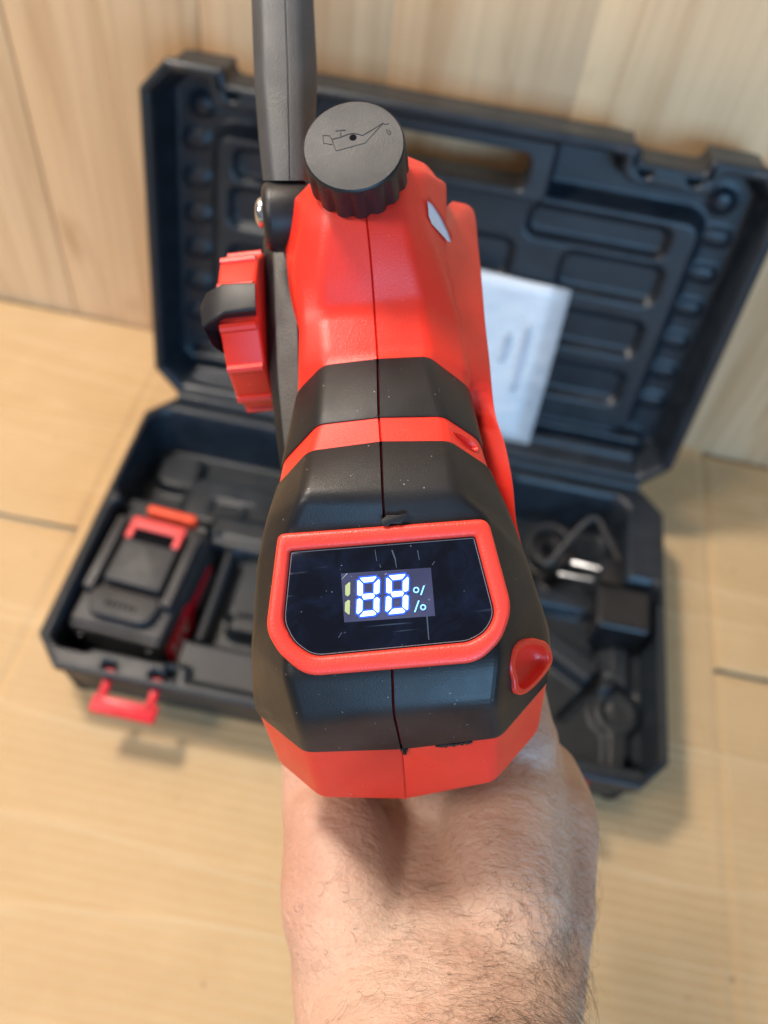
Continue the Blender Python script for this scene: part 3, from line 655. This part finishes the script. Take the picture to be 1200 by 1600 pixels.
# display bezel, glass, film and digits on the slanted rear panel
pfr = (A([0., 0, 0]), A([1., 0, 0]), A([0, math.cos(PB), math.sin(PB)]), PN)
def p2(px, py): q = tp(px, py); return (q[0], q[1] / math.cos(PB))
outer = fillet([p2(436, 835), p2(762, 811), p2(800, 952), p2(782, 1000), p2(748, 1034), p2(478, 1056), p2(438, 1020), p2(417, 985)], [0.0022, 0.0032, 0.012, 0.012, 0.012, 0.010, 0.010, 0.012], 5)
inner = fillet([p2(454, 861), p2(742, 838), p2(774, 960), p2(759, 988), p2(732, 1003), p2(489, 1026), p2(459, 1003), p2(443, 972)], [0.0008, 0.001, 0.008, 0.008, 0.008, 0.008, 0.008, 0.008], 5)
def ringloft(seq): return loft([[put(pfr, p[0], p[1], z) for p in pl_] for pl_, z in seq], False, False)
outer = outer[::-1]; inner = inner[::-1]
b = MB(); b.add(*ringloft([(outer, -0.001), (outer, 0.0013), (inset(outer, 0.0003), 0.0018), (inset(outer, 0.0010), 0.0022), (inset(inner, -0.0009), 0.0021), (inset(inner, -0.0003), 0.0017), (inner, 0.0011), (inner, -0.001)])); b.v = b.v
bez = b.build('bezel', BEZ, saw, 60)
b = MB(); gi = inset(inner, 0.00035)[::-1]
b.add(*slab(gi, -0.0008, 0.0009, 0.00025, pfr, 2)); glass = b.build('display', GLASS, saw, 30)
b = MB(); e_ = inset(gi, 0.00012) + [inset(gi, 0.00012)[0]]; b.add(*tube([put(pfr, p[0], p[1], 0.00086) for p in e_], 0.00011, 5)); b.build('edge_glint', simple('painted_edge_glint', (0.20, 0.19, 0.22), 0.25), glass)  # pale line painted in for the light the glass rim catches
def c5(x, y): return (520 + x / 6.667, 860 + y / 6.667)
def flat(name, polys, off, mat, parent, grow=0.0):
    b = MB()
    for pl_ in polys:
        q = [p2(*c5(*p)) for p in pl_]
        if grow: q = inset(q, -grow)
        q3 = [put(pfr, p[0], p[1], off) for p in q]
        nrm = np.cross(q3[1] - q3[0], q3[2] - q3[0])
        if nrm @ PN < 0: q3 = q3[::-1]
        b.add(q3, [tuple(range(len(q3)))])
    return mesh(name, b.v, b.f, mat, parent, False)
film = flat('lcd_film', [[(90, 240), (1022, 180), (1066, 680), (124, 748)]], 0.00100, LCD, glass)
d1 = [[(292, 287), (452, 272), (457, 281), (424, 322), (328, 334), (294, 297)], [(262, 316), (276, 312), (316, 346), (318, 450), (292, 473), (261, 460)], [(482, 299), (491, 318), (487, 440), (455, 456), (431, 440), (433, 345)],
      [(306, 472), (328, 453), (428, 446), (442, 470), (424, 498), (325, 510)], [(258, 512), (284, 499), (313, 520), (311, 624), (270, 661), (253, 650)], [(432, 506), (462, 486), (488, 502), (486, 634), (470, 645), (430, 610)], [(328, 632), (424, 622), (456, 655), (440, 672), (291, 688), (286, 680)]]
d2 = [[(x + 300, y - 25) for x, y in q] for q in d1]
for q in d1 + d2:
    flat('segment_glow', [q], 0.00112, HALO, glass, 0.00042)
for q in d1 + d2:
    flat('segment', [q], 0.00124, SEG, glass)
for q in ([(135, 365), (178, 328), (187, 335), (185, 455), (160, 480), (134, 460)], [(132, 540), (165, 513), (185, 522), (181, 660), (172, 668), (130, 632)]): flat('segment', [q], 0.00118, OFFSEG, glass)
def ringp(cx, cy, ro, rin, n=20):
    return [[(cx + r0 * math.cos(a), cy + r0 * math.sin(a)) for r0, a in ((ro, 2 * math.pi * k / n), (ro, 2 * math.pi * (k + 1) / n), (rin, 2 * math.pi * (k + 1) / n), (rin, 2 * math.pi * k / n))] for k in range(n)]
flat('percent_sign', ringp(870, 411, 32, 19) + [[(944, 368), (960, 362), (926, 465), (912, 462)]], 0.00124, PCT, glass)
flat('percent_sign', ringp(942, 590, 31, 18) + [[(890, 520), (906, 520), (862, 642), (848, 638)]], 0.00124, PCT, glass)
flat('film_corner', [[(150, 241), (160, 240), (103, 298), (95, 302)]], 0.00112, simple('film_mark', (0.35, 0.42, 0.5), 0.4), glass)
flat('scratch', [[(612, 0), (626, -4), (658, 90), (668, 180), (662, 182), (648, 100)], [(440, -5), (446, -5), (464, 110), (458, 112)], [(880, 0), (888, 0), (905, 100), (899, 100)], [(975, 680), (988, 680), (1006, 930), (996, 925)], [(1032, 150), (1060, 112), (1065, 118), (1038, 154)], [(488, 150), (496, 148), (506, 178), (500, 180)], [(62, 905), (96, 850), (100, 856), (68, 908)]], 0.00102, simple('scratch_white', (0.045, 0.065, 0.10), 0.6), glass)

# teardrop recess on the right shoulder
dg = bpy.context.evaluated_depsgraph_get()
def hit(ob, px, py):
    bm = BVHTree.FromPolygons([tuple(v_.co) for v_ in ob.data.vertices], [tuple(p.vertices) for p in ob.data.polygons])
    o_ = loc(CAM); d_ = TB @ ray(px, py); h = bm.ray_cast(Vector(o_), Vector(d_ / np.linalg.norm(d_))); 
    return (A(h[0]), A(h[1])) if h[0] is not None else (None, None)
hp_, hn = hit(band2, 822, 1048)
if hn @ (loc(CAM) - hp_) < 0: hn = -hn
hn /= np.linalg.norm(hn)
def hp2(px, py):
    q = tplane(px, py, hp_, hn); return q
fr_t = frame(hp_, A([1, 0, 0]) - hn * hn[0], np.cross(hn, A([1, 0, 0])))
if fr_t[3] @ hn < 0: fr_t = (fr_t[0], fr_t[1], -fr_t[2], hn)
tear_px = [(832, 997), (850, 1003), (858.5, 1020), (857, 1038), (840, 1062), (820, 1081), (808, 1085), (801, 1078), (799, 1062), (794.5, 1048), (794, 1032), (800, 1012), (814, 1000)]
tl_ = [((hp2(*p) - hp_) @ fr_t[1], (hp2(*p) - hp_) @ fr_t[2]) for p in tear_px]
tl_ = [tuple(q[:2]) for q in spline([(*p, 0) for p in tl_ + [tl_[0]]], 4)[:-1]]
def centre(pl_): return (sum(p[0] for p in pl_) / len(pl_), sum(p[1] for p in pl_) / len(pl_))
def scaled(pl_, k): c = centre(pl_); return [(c[0] + (p[0] - c[0]) * k, c[1] + (p[1] - c[1]) * k) for p in pl_]
def cup(name, fr_, pl_, seq): 
    b = MB(); b.add(*loft([[put(fr_, p[0], p[1], z) for p in scaled(pl_, k)] for k, z in seq], False, True)); return b.build(name, RED, saw, 60)
def open_under(ob, fr_, pl_, k=0.9):
    """cut the housing open under a cup so that the cup is really hollow"""
    import bmesh
    cp = fr_[0]; P = scaled(pl_, k); rad = max(math.hypot(*p) for p in pl_) + 0.004
    bm = bmesh.new(); bm.from_mesh(ob.data)
    near = [e for e in bm.edges if min(np.linalg.norm(A(v_.co) - cp) for v_ in e.verts) < rad + 0.012 and max(np.linalg.norm(A(v_.co) - cp) for v_ in e.verts) < rad + 0.05]
    bmesh.ops.subdivide_edges(bm, edges=near, cuts=9, use_grid_fill=True)
    def inside(x, y):
        c = False
        for i in range(len(P)):
            (x1, y1), (x2, y2) = P[i - 1], P[i]
            if (y1 > y) != (y2 > y) and x < (x2 - x1) * (y - y1) / (y2 - y1) + x1: c = not c
        return c
    dele = []
    for fc in bm.faces:
        q = A(fc.calc_center_median()) - cp
        if abs(q @ fr_[3]) < 0.007 and inside(q @ fr_[1], q @ fr_[2]): dele.append(fc)
    bmesh.ops.delete(bm, geom=dele, context='FACES'); bm.to_mesh(ob.data); bm.free()
    ob.data.polygons.foreach_set('use_smooth', [True] * len(ob.data.polygons)); sharp(ob, 55)
    return len(dele)
cup('recess_cup', fr_t, tl_, [(1.0, -0.002), (1.0, 0.0006), (0.97, 0.0010), (0.95, 0.00105), (0.80, 0.00105), (0.785, 0.0007), (0.772, -0.0012), (0.66, -0.0026), (0.52, -0.0032), (0.30, -0.0038), (0.05, -0.0041)])
def outline_on(ob, cx, cy, px_list, sub=4):
    p_, n_ = hit(ob, cx, cy); n_ = n_ / np.linalg.norm(n_)
    if n_ @ (loc(CAM) - p_) < 0: n_ = -n_
    ex = A([1, 0, 0]) - n_ * n_[0]; ex /= np.linalg.norm(ex); fr_ = (p_, ex, np.cross(n_, ex), n_)
    q = [tplane(x, y, p_, n_) - p_ for x, y in px_list]; pl_ = [(v_ @ fr_[1], v_ @ fr_[2], 0) for v_ in q]
    return fr_, [tuple(v_[:2]) for v_ in spline(pl_ + [pl_[0]], sub)[:-1]]
frs, pls = outline_on(housing, 726, 690, [(704, 675), (716, 678), (732, 687), (744, 698), (746, 705), (740, 705), (726, 697), (712, 685)])
cup('vent_slot', frs, pls, [(1.0, -0.001), (1.0, 0.0003), (0.94, 0.00035), (0.85, -0.0003), (0.6, -0.0022), (0.2, -0.0030)])
for ob in (band2, housing): print('opened', open_under(ob, fr_t, tl_))
print('opened', open_under(housing, frs, pls, 0.88))
# moulding flash of the rubber: a torn flap on the bezel and crumbs along the lower edge
b = MB(); q = [p2(*p) for p in ((597, 813), (606, 806), (622, 806), (637, 803), (640, 809), (631, 813), (628, 819), (612, 819), (606, 823), (599, 822))]; b.add(*slab(q, 0.0020, 0.0027, 0.0002, pfr, 2)); b.build('rubber_flap', RUB, saw)
b = MB()
for px, py, r_ in ((683, 1164, 2.5), (688, 1164, 4.0), (695, 1163, 5.0), (702, 1162, 3.5), (709, 1162, 4.5), (714, 1161, 3.0), (722, 1160, 4.2), (730, 1159, 4.6), (735, 1158, 3.0), (632, 1176, 3.0), (630, 1171, 5.0), (634, 1170, 4.0)):
    h_, n_ = hit(housing, px, py)
    if h_ is None: continue
    n_ = n_ if n_ @ (loc(CAM) - h_) > 0 else -n_; ex = A([1, 0, 0]) - n_ * n_[0]; ex /= np.linalg.norm(ex)
    b.add(*slab([(x_ * (1 + 0.3 * math.sin(px + 3 * i_)), y_ * (0.8 + 0.3 * math.cos(px + 2 * i_))) for i_, (x_, y_) in enumerate(ngon(9, r_ * 0.26 / FPX))], -0.0005, 0.0006, 0.0002, (h_, ex, np.cross(n_, ex), n_), 2))
fl_ = b.build('rubber_crumb', RUB, saw); fl_['kind'] = 'stuff'

# oil filler cap
cap_b = CB + CN * 0.0006; cfr = (cap_b, A([1., 0, 0]), CF, CN)
b = MB(); nfl = 16; segs = nfl * 8
def capring(r, dep, h):
    out_ = []
    for k in range(segs):
        a = 2 * math.pi * k / segs; q = 0.5 + 0.5 * math.cos(a * nfl); rr = r - dep * (1 - min(1, q * 1.7)) ** 1.0
        out_.append(put(cfr, rr * math.cos(a), rr * math.sin(a), h))
    return out_
CHT = 0.0132; CRD = 0.01445
b.add(*loft([capring(CRD - 0.0006, 0.0009, 0), capring(CRD, 0.0009, 0.0005), capring(CRD - 0.0001, 0.0009, CHT * 0.75), capring(CRD - 0.0002, 0.0004, CHT * 0.88), capring(CRD - 0.0003, 0.0, CHT - 0.0008), capring(CRD - 0.0005, 0, CHT - 0.0003), capring(CRD - 0.0009, 0, CHT)], True, False))
oilcap = b.build('oil_cap', BLK, saw, 50)
b = MB(); b.add([put(cfr, p[0], p[1], CHT) for p in ngon(segs, CRD - 0.0009)] + [put(cfr, 0, 0, CHT)], [(k, (k + 1) % segs, segs) for k in range(segs)]); b.build('cap_face', GRY, oilcap)
cap_top = cap_b + CN * CHT
def cq(px, py, off=0.0): return tplane(px, py, cap_top + CN * off, CN)
def c6(x, y): return (460 + x / 6.0, 140 + y / 6.0)
def engr(name, paths, w_=0.00017, mat=ENG):
    b = MB()
    for pth in paths:
        b.add(*tube([cq(*c6(x, y)) for x, y in pth], w_, 6))
    return b.build(name, mat, oilcap)
engr('oil_can_symbol', [[(352, 466), (430, 448), (500, 420), (550, 410), (600, 420), (640, 430), (680, 405), (830, 316), (662, 500), (560, 528), (390, 574), (352, 466)],
     [(352, 466), (330, 432), (265, 430), (272, 500), (356, 516)], [(386, 388), (480, 380)], [(428, 384), (440, 445)], [(830, 316), (858, 330), (884, 316)], [(866, 372), (876, 410), (892, 420), (905, 404), (886, 380)]])
b = MB(); b.add(*slab([tuple(x) for x in ngon(20, 0.00098)], -0.0004, 0.00006, 0.00002, (cq(*c6(549, 450)), A([1., 0, 0]), CF, CN))); b.build('vent_hole', DARK, oilcap)

# right side cover: ledge of red plastic standing out beyond the shoulder
def edge_loft(name, outer_pts, inner_pts, depth, mat, rad=0.0007):
    """strip whose top runs between two rows of points; its outer side drops by depth"""
    o_ = A(outer_pts); i_ = A(inner_pts); dv = o_ - i_; dv = dv / np.linalg.norm(dv, axis=1, keepdims=True)
    g = [i_ - A([0, 0, depth]), i_, o_ - dv * rad, o_ - dv * rad * 0.3 - A([0, 0, rad * 0.3]), o_ - A([0, 0, rad]), o_ - A([0, 0, depth])]
    v, f = closedgrid(A(g).transpose(1, 0, 2)); n = len(o_); f += [tuple(range(6))[::-1], tuple((n - 1) * 6 + k for k in range(6))]
    return sharp(mesh(name, v, f, mat, saw), 50)
so = spline([tu(708, 314, 0.012), tu(739, 326, 0.010), tu(747, 380, 0.009), tu(753, 440, 0.007), tu(758, 500, 0.005), tu(765, 562, 0.001), tu(773, 640, -0.004), tu(789, 692, -0.008), tu(801, 752, -0.013), tu(807, 815, -0.020), tu(824, 885, -0.028)], 5)
def onh(px, py, du=-0.0004):
    for k in range(30):
        h_, n_ = hit(housing, px - 2 * k, py)
        if h_ is not None: return h_ + A([-0.0006, 0, du])
si = spline([onh(688, 330), onh(703, 362), onh(707, 400), onh(712, 450), onh(717, 500), onh(724, 560), tu(742, 640, -0.006), tu(754, 694, -0.011), tu(766, 752, -0.016), tu(780, 815, -0.024), tu(800, 885, -0.032)], 5)
edge_loft('side_cover', so, si, 0.028, RED)
# pale label in a slanted slot of the tank's right side
hs, hsn = hit(housing, 684, 345)
if hs is not None:
    if hsn @ (loc(CAM) - hs) < 0: hsn = -hsn
    def sl(px, py, off): return tplane(px, py, hs + hsn * off, hsn)
    pts_ = [(668, 314), (676, 320), (688, 338), (700, 362), (705, 379), (700, 377), (688, 364), (675, 350), (670, 338)]
    q3 = [sl(*p, 0.0006) for p in pts_]; mesh('level_window', q3, [tuple(range(len(q3)))], simple('pale_window', (0.60, 0.64, 0.72), 0.3), saw, False)
    pts2 = [(668, 313), (671, 308), (690, 334), (707, 368), (706, 380), (700, 362), (688, 338), (676, 320)]
    q3 = [sl(*p, 0.0009) for p in pts2]; mesh('window_rim', q3, [tuple(range(len(q3)))], simple('deep_red', (0.55, 0.015, 0.01), 0.5), saw, False)

# black sprocket cover along the left side
co = spline([tu(411, 372, 0.012), tu(412, 420, 0.009), tu(416, 500, 0.004), tu(421, 580, -0.002), tu(427, 640, -0.008), tu(434, 700, -0.014), tu(440, 740, -0.019)], 5)
cm = spline([tu(426, 376, 0.016), tu(429, 420, 0.013), tu(432, 500, 0.008), tu(435, 580, 0.001), tu(440, 640, -0.005), tu(446, 700, -0.012), tu(450, 740, -0.018)], 5)
ci2 = spline([tu(436, 376, 0.016), tu(450, 420, 0.013), tu(463, 500, 0.008), tu(466, 580, 0.001), tu(468, 640, -0.005), tu(470, 700, -0.012), tu(474, 740, -0.018)], 5)
g = [A(ci2) - A([0, 0, 0.03]), A(ci2), A(cm) * 0.93 + A(ci2) * 0.07, A(cm) * 0.9 + A(co) * 0.1, A(co), A(co) - A([-0.001, 0, 0.035])]
v, f = closedgrid(A(g).transpose(1, 0, 2)); n = len(co); f += [tuple(range(6))[::-1], tuple((n - 1) * 6 + k for k in range(6))]
cov = sharp(mesh('sprocket_cover', v, f, COV, saw, mats=[BLK]), 35)
for p in cov.data.polygons:
    if p.index % 6 in (3, 4) and len(p.vertices) == 4: p.material_index = 1
# tensioning knob with flip lever
kc = tz(392, 520, 0.300); kx = A([-1.0, 0.02, 0.0]); kfr = frame(kc, (0, 1, 0), (0, 0, 1)); kfr = (kc, A([0, 1., 0]), A([0, 0, 1.]), A([1., 0, 0]))
b = MB(); kr = 0.0262
pk = fillet(ngon(12, kr, 0.26), 0.002, 2)
b.add(*slab(pk, -0.0050, 0.008, 0.0012, kfr)); knob = b.build('tension_knob', RED, saw)
b = MB()
for k in range(12):
    a = 0.26 + k * math.pi / 6; c = (kr * 0.985 * math.cos(a), kr * 0.985 * math.sin(a)); b.add(*tube([put(kfr, c[0], c[1], -0.0046), put(kfr, c[0], c[1], 0.007)], 0.0016, 8))
b.build('grip_rib', RED, knob)

def quadbar(name, secs, mat, rad=0.0012, parent=None, deg=40):
    """bar through four-cornered sections; corners rounded"""
    fs = []
    for s in secs:
        s = [A(p, float) for p in s]; fs.append(A(fillet(s, rad, 3)))
    v, f = loft(fs); return sharp(mesh(name, v, f, mat, parent or saw), deg)
lz = 0.272
def sq(px, py, z, dz): return [tz(*px, z), tz(*py, z), tz(*py, z + dz), tz(*px, z + dz)]
quadbar('flip_lever', [[tz(398, 441, lz), tz(399, 484, lz - 0.003), tz(402, 500, lz + 0.006), tz(400, 452, lz + 0.010)],
                       [tz(347, 443, lz), tz(349, 490, lz - 0.003), tz(352, 503, lz + 0.006), tz(350, 455, lz + 0.010)],
                       [tz(322, 458, lz + 0.002), tz(330, 502, lz - 0.001), tz(340, 512, lz + 0.008), tz(330, 470, lz + 0.012)],
                       [tz(313, 478, lz + 0.004), tz(316, 512, lz + 0.001), tz(342, 520, lz + 0.010), tz(336, 482, lz + 0.014)],
                       [tz(322, 520, lz + 0.008), tz(330, 540, lz + 0.004), tz(356, 545, lz + 0.012), tz(350, 520, lz + 0.018)],
                       [tz(340, 546, lz + 0.012), tz(348, 553, lz + 0.008), tz(362, 556, lz + 0.016), tz(362, 540, lz + 0.022)]], BLK, 0.0010)

# chain guard: boss, arm going up and away, bolt
gz = 0.272
boss_a, boss_b = tz(412, 340, gz), tz(486, 336, gz + 0.001)
b = MB(); ax = boss_b - boss_a; bl = np.linalg.norm(ax); bfr = frame(boss_a, (0, 1, 0), np.cross(ax, (0, 1, 0))); bfr = (boss_a, A([0, 1., 0]) - ax / bl * (ax[1] / bl), None, ax / bl)
e1 = bfr[1] / np.linalg.norm(bfr[1]); bfr = (boss_a, e1, np.cross(bfr[3], e1), bfr[3])
b.add(*slab(ngon(40, 0.0108), 0.0, bl, 0.003, bfr, 4)); b.build('guard_boss', BLK, saw, 50)
rowsg = []
for (y, xl, xa, xb, xc, xr, z) in ((372, 416, 424, 446, 462, 482, gz - 0.002), (282, 411, 428, 453, 476, 488, gz - 0.008), (215, 404, 420, 452, 474, 492, gz - 0.007), (120, 397, 412, 450, 472, 496, gz - 0.004), (0, 393, 409, 446, 468, 490, gz), (-120, 391, 405, 441, 464, 485, gz + 0.004)):
    rowsg.append([tz(xl, y, z + 0.004), tz(xa, y, z), tz(xb - 1, y, z - 0.0006), tz(xb, y, z - 0.0002), tz(xb + 1, y, z - 0.0006), tz(xc, y, z), tz(xr, y, z + 0.006), tz(xr, y, z + 0.014), tz(xl, y, z + 0.014)])
rowsg = rowsg[1:]
rg, _ = soften([A(r_) for r_ in rowsg], [0, 0, 0, 0, 0], 3); cg, _ = soften(list(A(rg).transpose(1, 0, 2)), [0, 0.0015, 0.0002, 0.0001, 0.0002, 0.0015, 0.002, 0, 0], 3)
v, f = closedgrid(A(cg).transpose(1, 0, 2)); mm = A(cg).shape[0]; nn = A(cg).shape[1]; f += [tuple(range(mm))[::-1], tuple((nn - 1) * mm + k for k in range(mm))]
sharp(mesh('chain_guard', v, f, GRD, saw), 50)
b = MB(); bc = tz(408, 332, gz + 0.002); ddir = (tz(395, 332, gz + 0.002) - bc); ddir /= np.linalg.norm(ddir); f1 = np.cross(ddir, (0, 0, 1.)); f1 /= np.linalg.norm(f1)
bf = (bc, f1, np.cross(ddir, f1), ddir)
b.add(*loft([[put(bf, p[0], p[1], z) for p in ngon(20, r_)] for r_, z in ((0.0046, -0.001), (0.0046, 0.0003), (0.0040, 0.0010), (0.0028, 0.0016), (0.001, 0.0019))])); b.build('guard_bolt', STEEL, saw, 60)

# guide bar and chain hidden behind the housing, and the pistol grip inside the hand
b = MB(); b.add(*slab(fillet([(0.14, -0.018), (0.275, -0.014), (0.30, 0.0), (0.275, 0.014), (0.14, 0.018)], [0, 0.01, 0.012, 0.01, 0]), -0.002, 0.002, 0.0003, (A([-0.028, 0, -0.012]), A([0, 1., 0]), A([0, 0, 1.]), A([1., 0, 0])))); b.build('guide_bar', STEEL, saw)
b = MB(); gp = fillet([(-0.015, -0.022), (0.015, -0.022), (0.017, 0.0), (0.013, 0.022), (-0.013, 0.022), (-0.017, 0.0)], 0.006, 4)
b.add(*loft([[A([p[0] * s, p[1] * s + 0.022 + 0.10 * (-0.05 - z) * -1.6 * 0.5, z]) for p in gp] for z, s in ((-0.045, 1.05), (-0.07, 1.0), (-0.10, 1.02), (-0.15, 1.1), (-0.165, 1.6), (-0.185, 1.6))])); b.build('pistol_grip', RUB, saw)

# ------------------------------------------------------------------ the hand and forearm
def cw(px, py, z): return CAM + ray(px, py) * z
def TW(p): return TO + TB.T @ A(p, float)
hb = MB()
# forearm and back of the hand: ovals across the arm, left and right edge as measured
st = [(1262, 560, 890, 0.322, 0.36), (1305, 500, 927, 0.311, 0.44), (1355, 464, 932, 0.297, 0.52), (1385, 460, 928, 0.290, 0.545), (1420, 451, 924, 0.282, 0.57), (1500, 449, 918, 0.264, 0.62), (1570, 459, 912, 0.248, 0.66), (1650, 478, 905, 0.232, 0.70), (1760, 500, 905, 0.214, 0.76), (1950, 500, 915, 0.190, 0.85), (2250, 480, 930, 0.168, 0.88)]
rings = []
for i, (y, xl, xr, z, k) in enumerate(st):
    c = cw((xl + xr) / 2, y, z); hw = (xr - xl) / 2 * z / FPX
    a0, a1 = st[max(i - 1, 0)], st[min(i + 1, len(st) - 1)]
    t = cw((a1[1] + a1[2]) / 2, a1[0], a1[3]) - cw((a0[1] + a0[2]) / 2, a0[0], a0[3]); t /= np.linalg.norm(t)
    x = CR[0] - t * (CR[0] @ t); x /= np.linalg.norm(x); yv = np.cross(t, x)
    c = c + yv * 0
    if yv @ CR[2] > 0: yv = -yv            # yv points toward the viewer
    ring = []
    for q in range(40):
        a = 2 * math.pi * q / 40; ca, sa = math.cos(a), math.sin(a)
        ex = 0.88; ring.append(c - yv * hw * k * 0.35 + x * hw * math.copysign(abs(ca) ** ex, ca) + yv * hw * k * math.copysign(abs(sa) ** ex, sa))
    rings.append(ring)
hb.add(*loft(rings))
def blob(c, r):
    n = 14; R_ = [[A(c) + A(r) * A([math.sin(t_) * math.cos(p_), math.sin(t_) * math.sin(p_), math.cos(t_)]) for p_ in np.linspace(0, 2 * math.pi, 18, endpoint=False)] for t_ in np.linspace(0.05, math.pi - 0.05, n)]
    hb.add(*loft(R_))
def limb(pts, rad):
    P = spline(pts, 6); R_ = [x_[0] for x_ in spline([(r_, 0, 0) for r_ in rad], 6)]
    hb.add(*tube(P, R_, 18))
    for p, r_ in ((P[0], R_[0]), (P[-1], R_[-1])): blob(p, (r_, r_, r_))
# thumb side mass and thumb along the left of the grip
limb([cw(560, 1500, 0.262), cw(540, 1410, 0.276), cw(527, 1310, 0.290), cw(505, 1235, 0.306), TW((-0.034, 0.030, -0.094)), TW((-0.028, 0.058, -0.092)), TW((-0.021, 0.077, -0.092))], [0.019, 0.0210, 0.0185, 0.0150, 0.0120, 0.0105, 0.0080])
# knuckle side mass to the index knuckle
limb([cw(785, 1500, 0.262), cw(790, 1410, 0.274), cw(790, 1310, 0.288), cw(790, 1220, 0.304), cw(800, 1160, 0.320)], [0.019, 0.0210, 0.0215, 0.0205, 0.0175])
limb([cw(862, 1440, 0.279), cw(866, 1350, 0.293), cw(864, 1280, 0.306), cw(846, 1215, 0.324)], [0.0130, 0.0145, 0.0160, 0.0145])
for k in range(4):                      # four fingers round the front of the grip
    u = -0.094 - 0.0195 * k; r0 = (0.0102, 0.0104, 0.0098, 0.0086)[k]; ff = 0.010 - 0.004 * k; ln = (0.0, 0.004, 0.0, -0.008)[k]
    limb([TW((0.036, ff - 0.012, u - 0.006)), TW((0.034, ff + 0.018, u)), TW((0.029, ff + 0.044 + ln, u - 0.002)), TW((0.012, ff + 0.058 + ln, u - 0.004)), TW((-0.010, ff + 0.052 + ln, u - 0.005)), TW((-0.021, ff + 0.036, u - 0.006))], [r0 * 1.2, r0 * 1.06, r0, r0 * 0.98, r0 * 0.92, r0 * 0.78])
# palm pad joining knuckles and wrist behind the grip
limb([cw(690, 1340, 0.312), TW((0.012, -0.006, -0.125)), TW((0.018, 0.000, -0.155))], [0.022, 0.022, 0.018])
tmp = mesh('raw_hand', hb.v, hb.f, SKIN); md = tmp.modifiers.new('r', 'REMESH'); md.mode = 'VOXEL'; md.voxel_size = 0.0014; md.use_smooth_shade = True
ms = tmp.modifiers.new('s', 'SMOOTH'); ms.factor = 0.5; ms.iterations = 26
dg = bpy.context.evaluated_depsgraph_get(); dg.update(); hm = bpy.data.meshes.new_from_object(tmp.evaluated_get(dg)); bpy.data.objects.remove(tmp)
hm.name = 'person'; person = bpy.data.objects.new('person', hm); COL.objects.link(person)
thing(person, 'bare hairy right forearm and hand gripping the saw from below', 'person')
co_ = np.zeros(len(hm.vertices) * 3); hm.vertices.foreach_get('co', co_); co_ = co_.reshape(-1, 3)
hm.polygons.foreach_set('use_smooth', [True] * len(hm.polygons)); hm.materials.clear(); hm.materials.append(SKIN)
# attribute: pinker skin on the thumb side (a blush of the skin itself)
q = (co_ - CAM) @ CR.T; pxs = 600 + FPX * q[:, 0] / q[:, 2]
pk_ = np.clip((560 - pxs) / 130, 0, 1) * 0.45
at_ = hm.attributes.new('pink', 'FLOAT', 'POINT'); at_.data.foreach_set('value', pk_.astype(np.float32))
# arm hair
bv = BVHTree.FromPolygons([tuple(p) for p in co_], [tuple(p.vertices) for p in hm.polygons])
hv = MB(); cnt = 0
for k in range(6500):
    px, py = random.uniform(470, 935), random.uniform(1290, 1640)
    dens = max(0, min(1, (px - 560) / 330)) ** 1.5 * max(0, min(1, (py - 1290) / 300)) ** 1.3
    if random.random() > dens * 0.48 + (0.016 if py > 1380 else 0.005): continue
    d_ = ray(px, py); h = bv.ray_cast(Vector(CAM), Vector(d_).normalized())
    if h[0] is None or h[3] > 0.40: continue
    p0, n0 = A(h[0]), A(h[1]); 
    if n0 @ d_ > 0: n0 = -n0
    ln = random.uniform(0.007, 0.021) * (0.6 + 0.5 * dens); ang = random.gauss(0.5, 0.7) + (0.4 if px > 800 else -0.2); curl = random.gauss(0, 1.9)
    pts = []; p = p0.copy(); lift = 0.45
    for s in range(10):
        tdir = CR[0] * math.cos(ang) - CR[1] * math.sin(ang) * 0.9 + CR[2] * 0.3 * -math.sin(ang); tdir = tdir - n0 * (tdir @ n0); tdir /= np.linalg.norm(tdir) + 1e-9
        pts.append(p.copy()); p = p + (tdir * 0.95 + n0 * lift) * ln / 9; lift = lift * 0.72 - 0.02; ang += curl * 0.24
    hv.add(*tube(pts, [0.000050 * (1 - 0.075 * s) for s in range(10)], 3, False)); cnt += 1
hr = hv.build('arm_hair', HAIR, person); hr['kind'] = 'stuff'
print('hairs', cnt, 'tris', sum(len(o.data.polygons) for o in S.objects if o.type == 'MESH'))
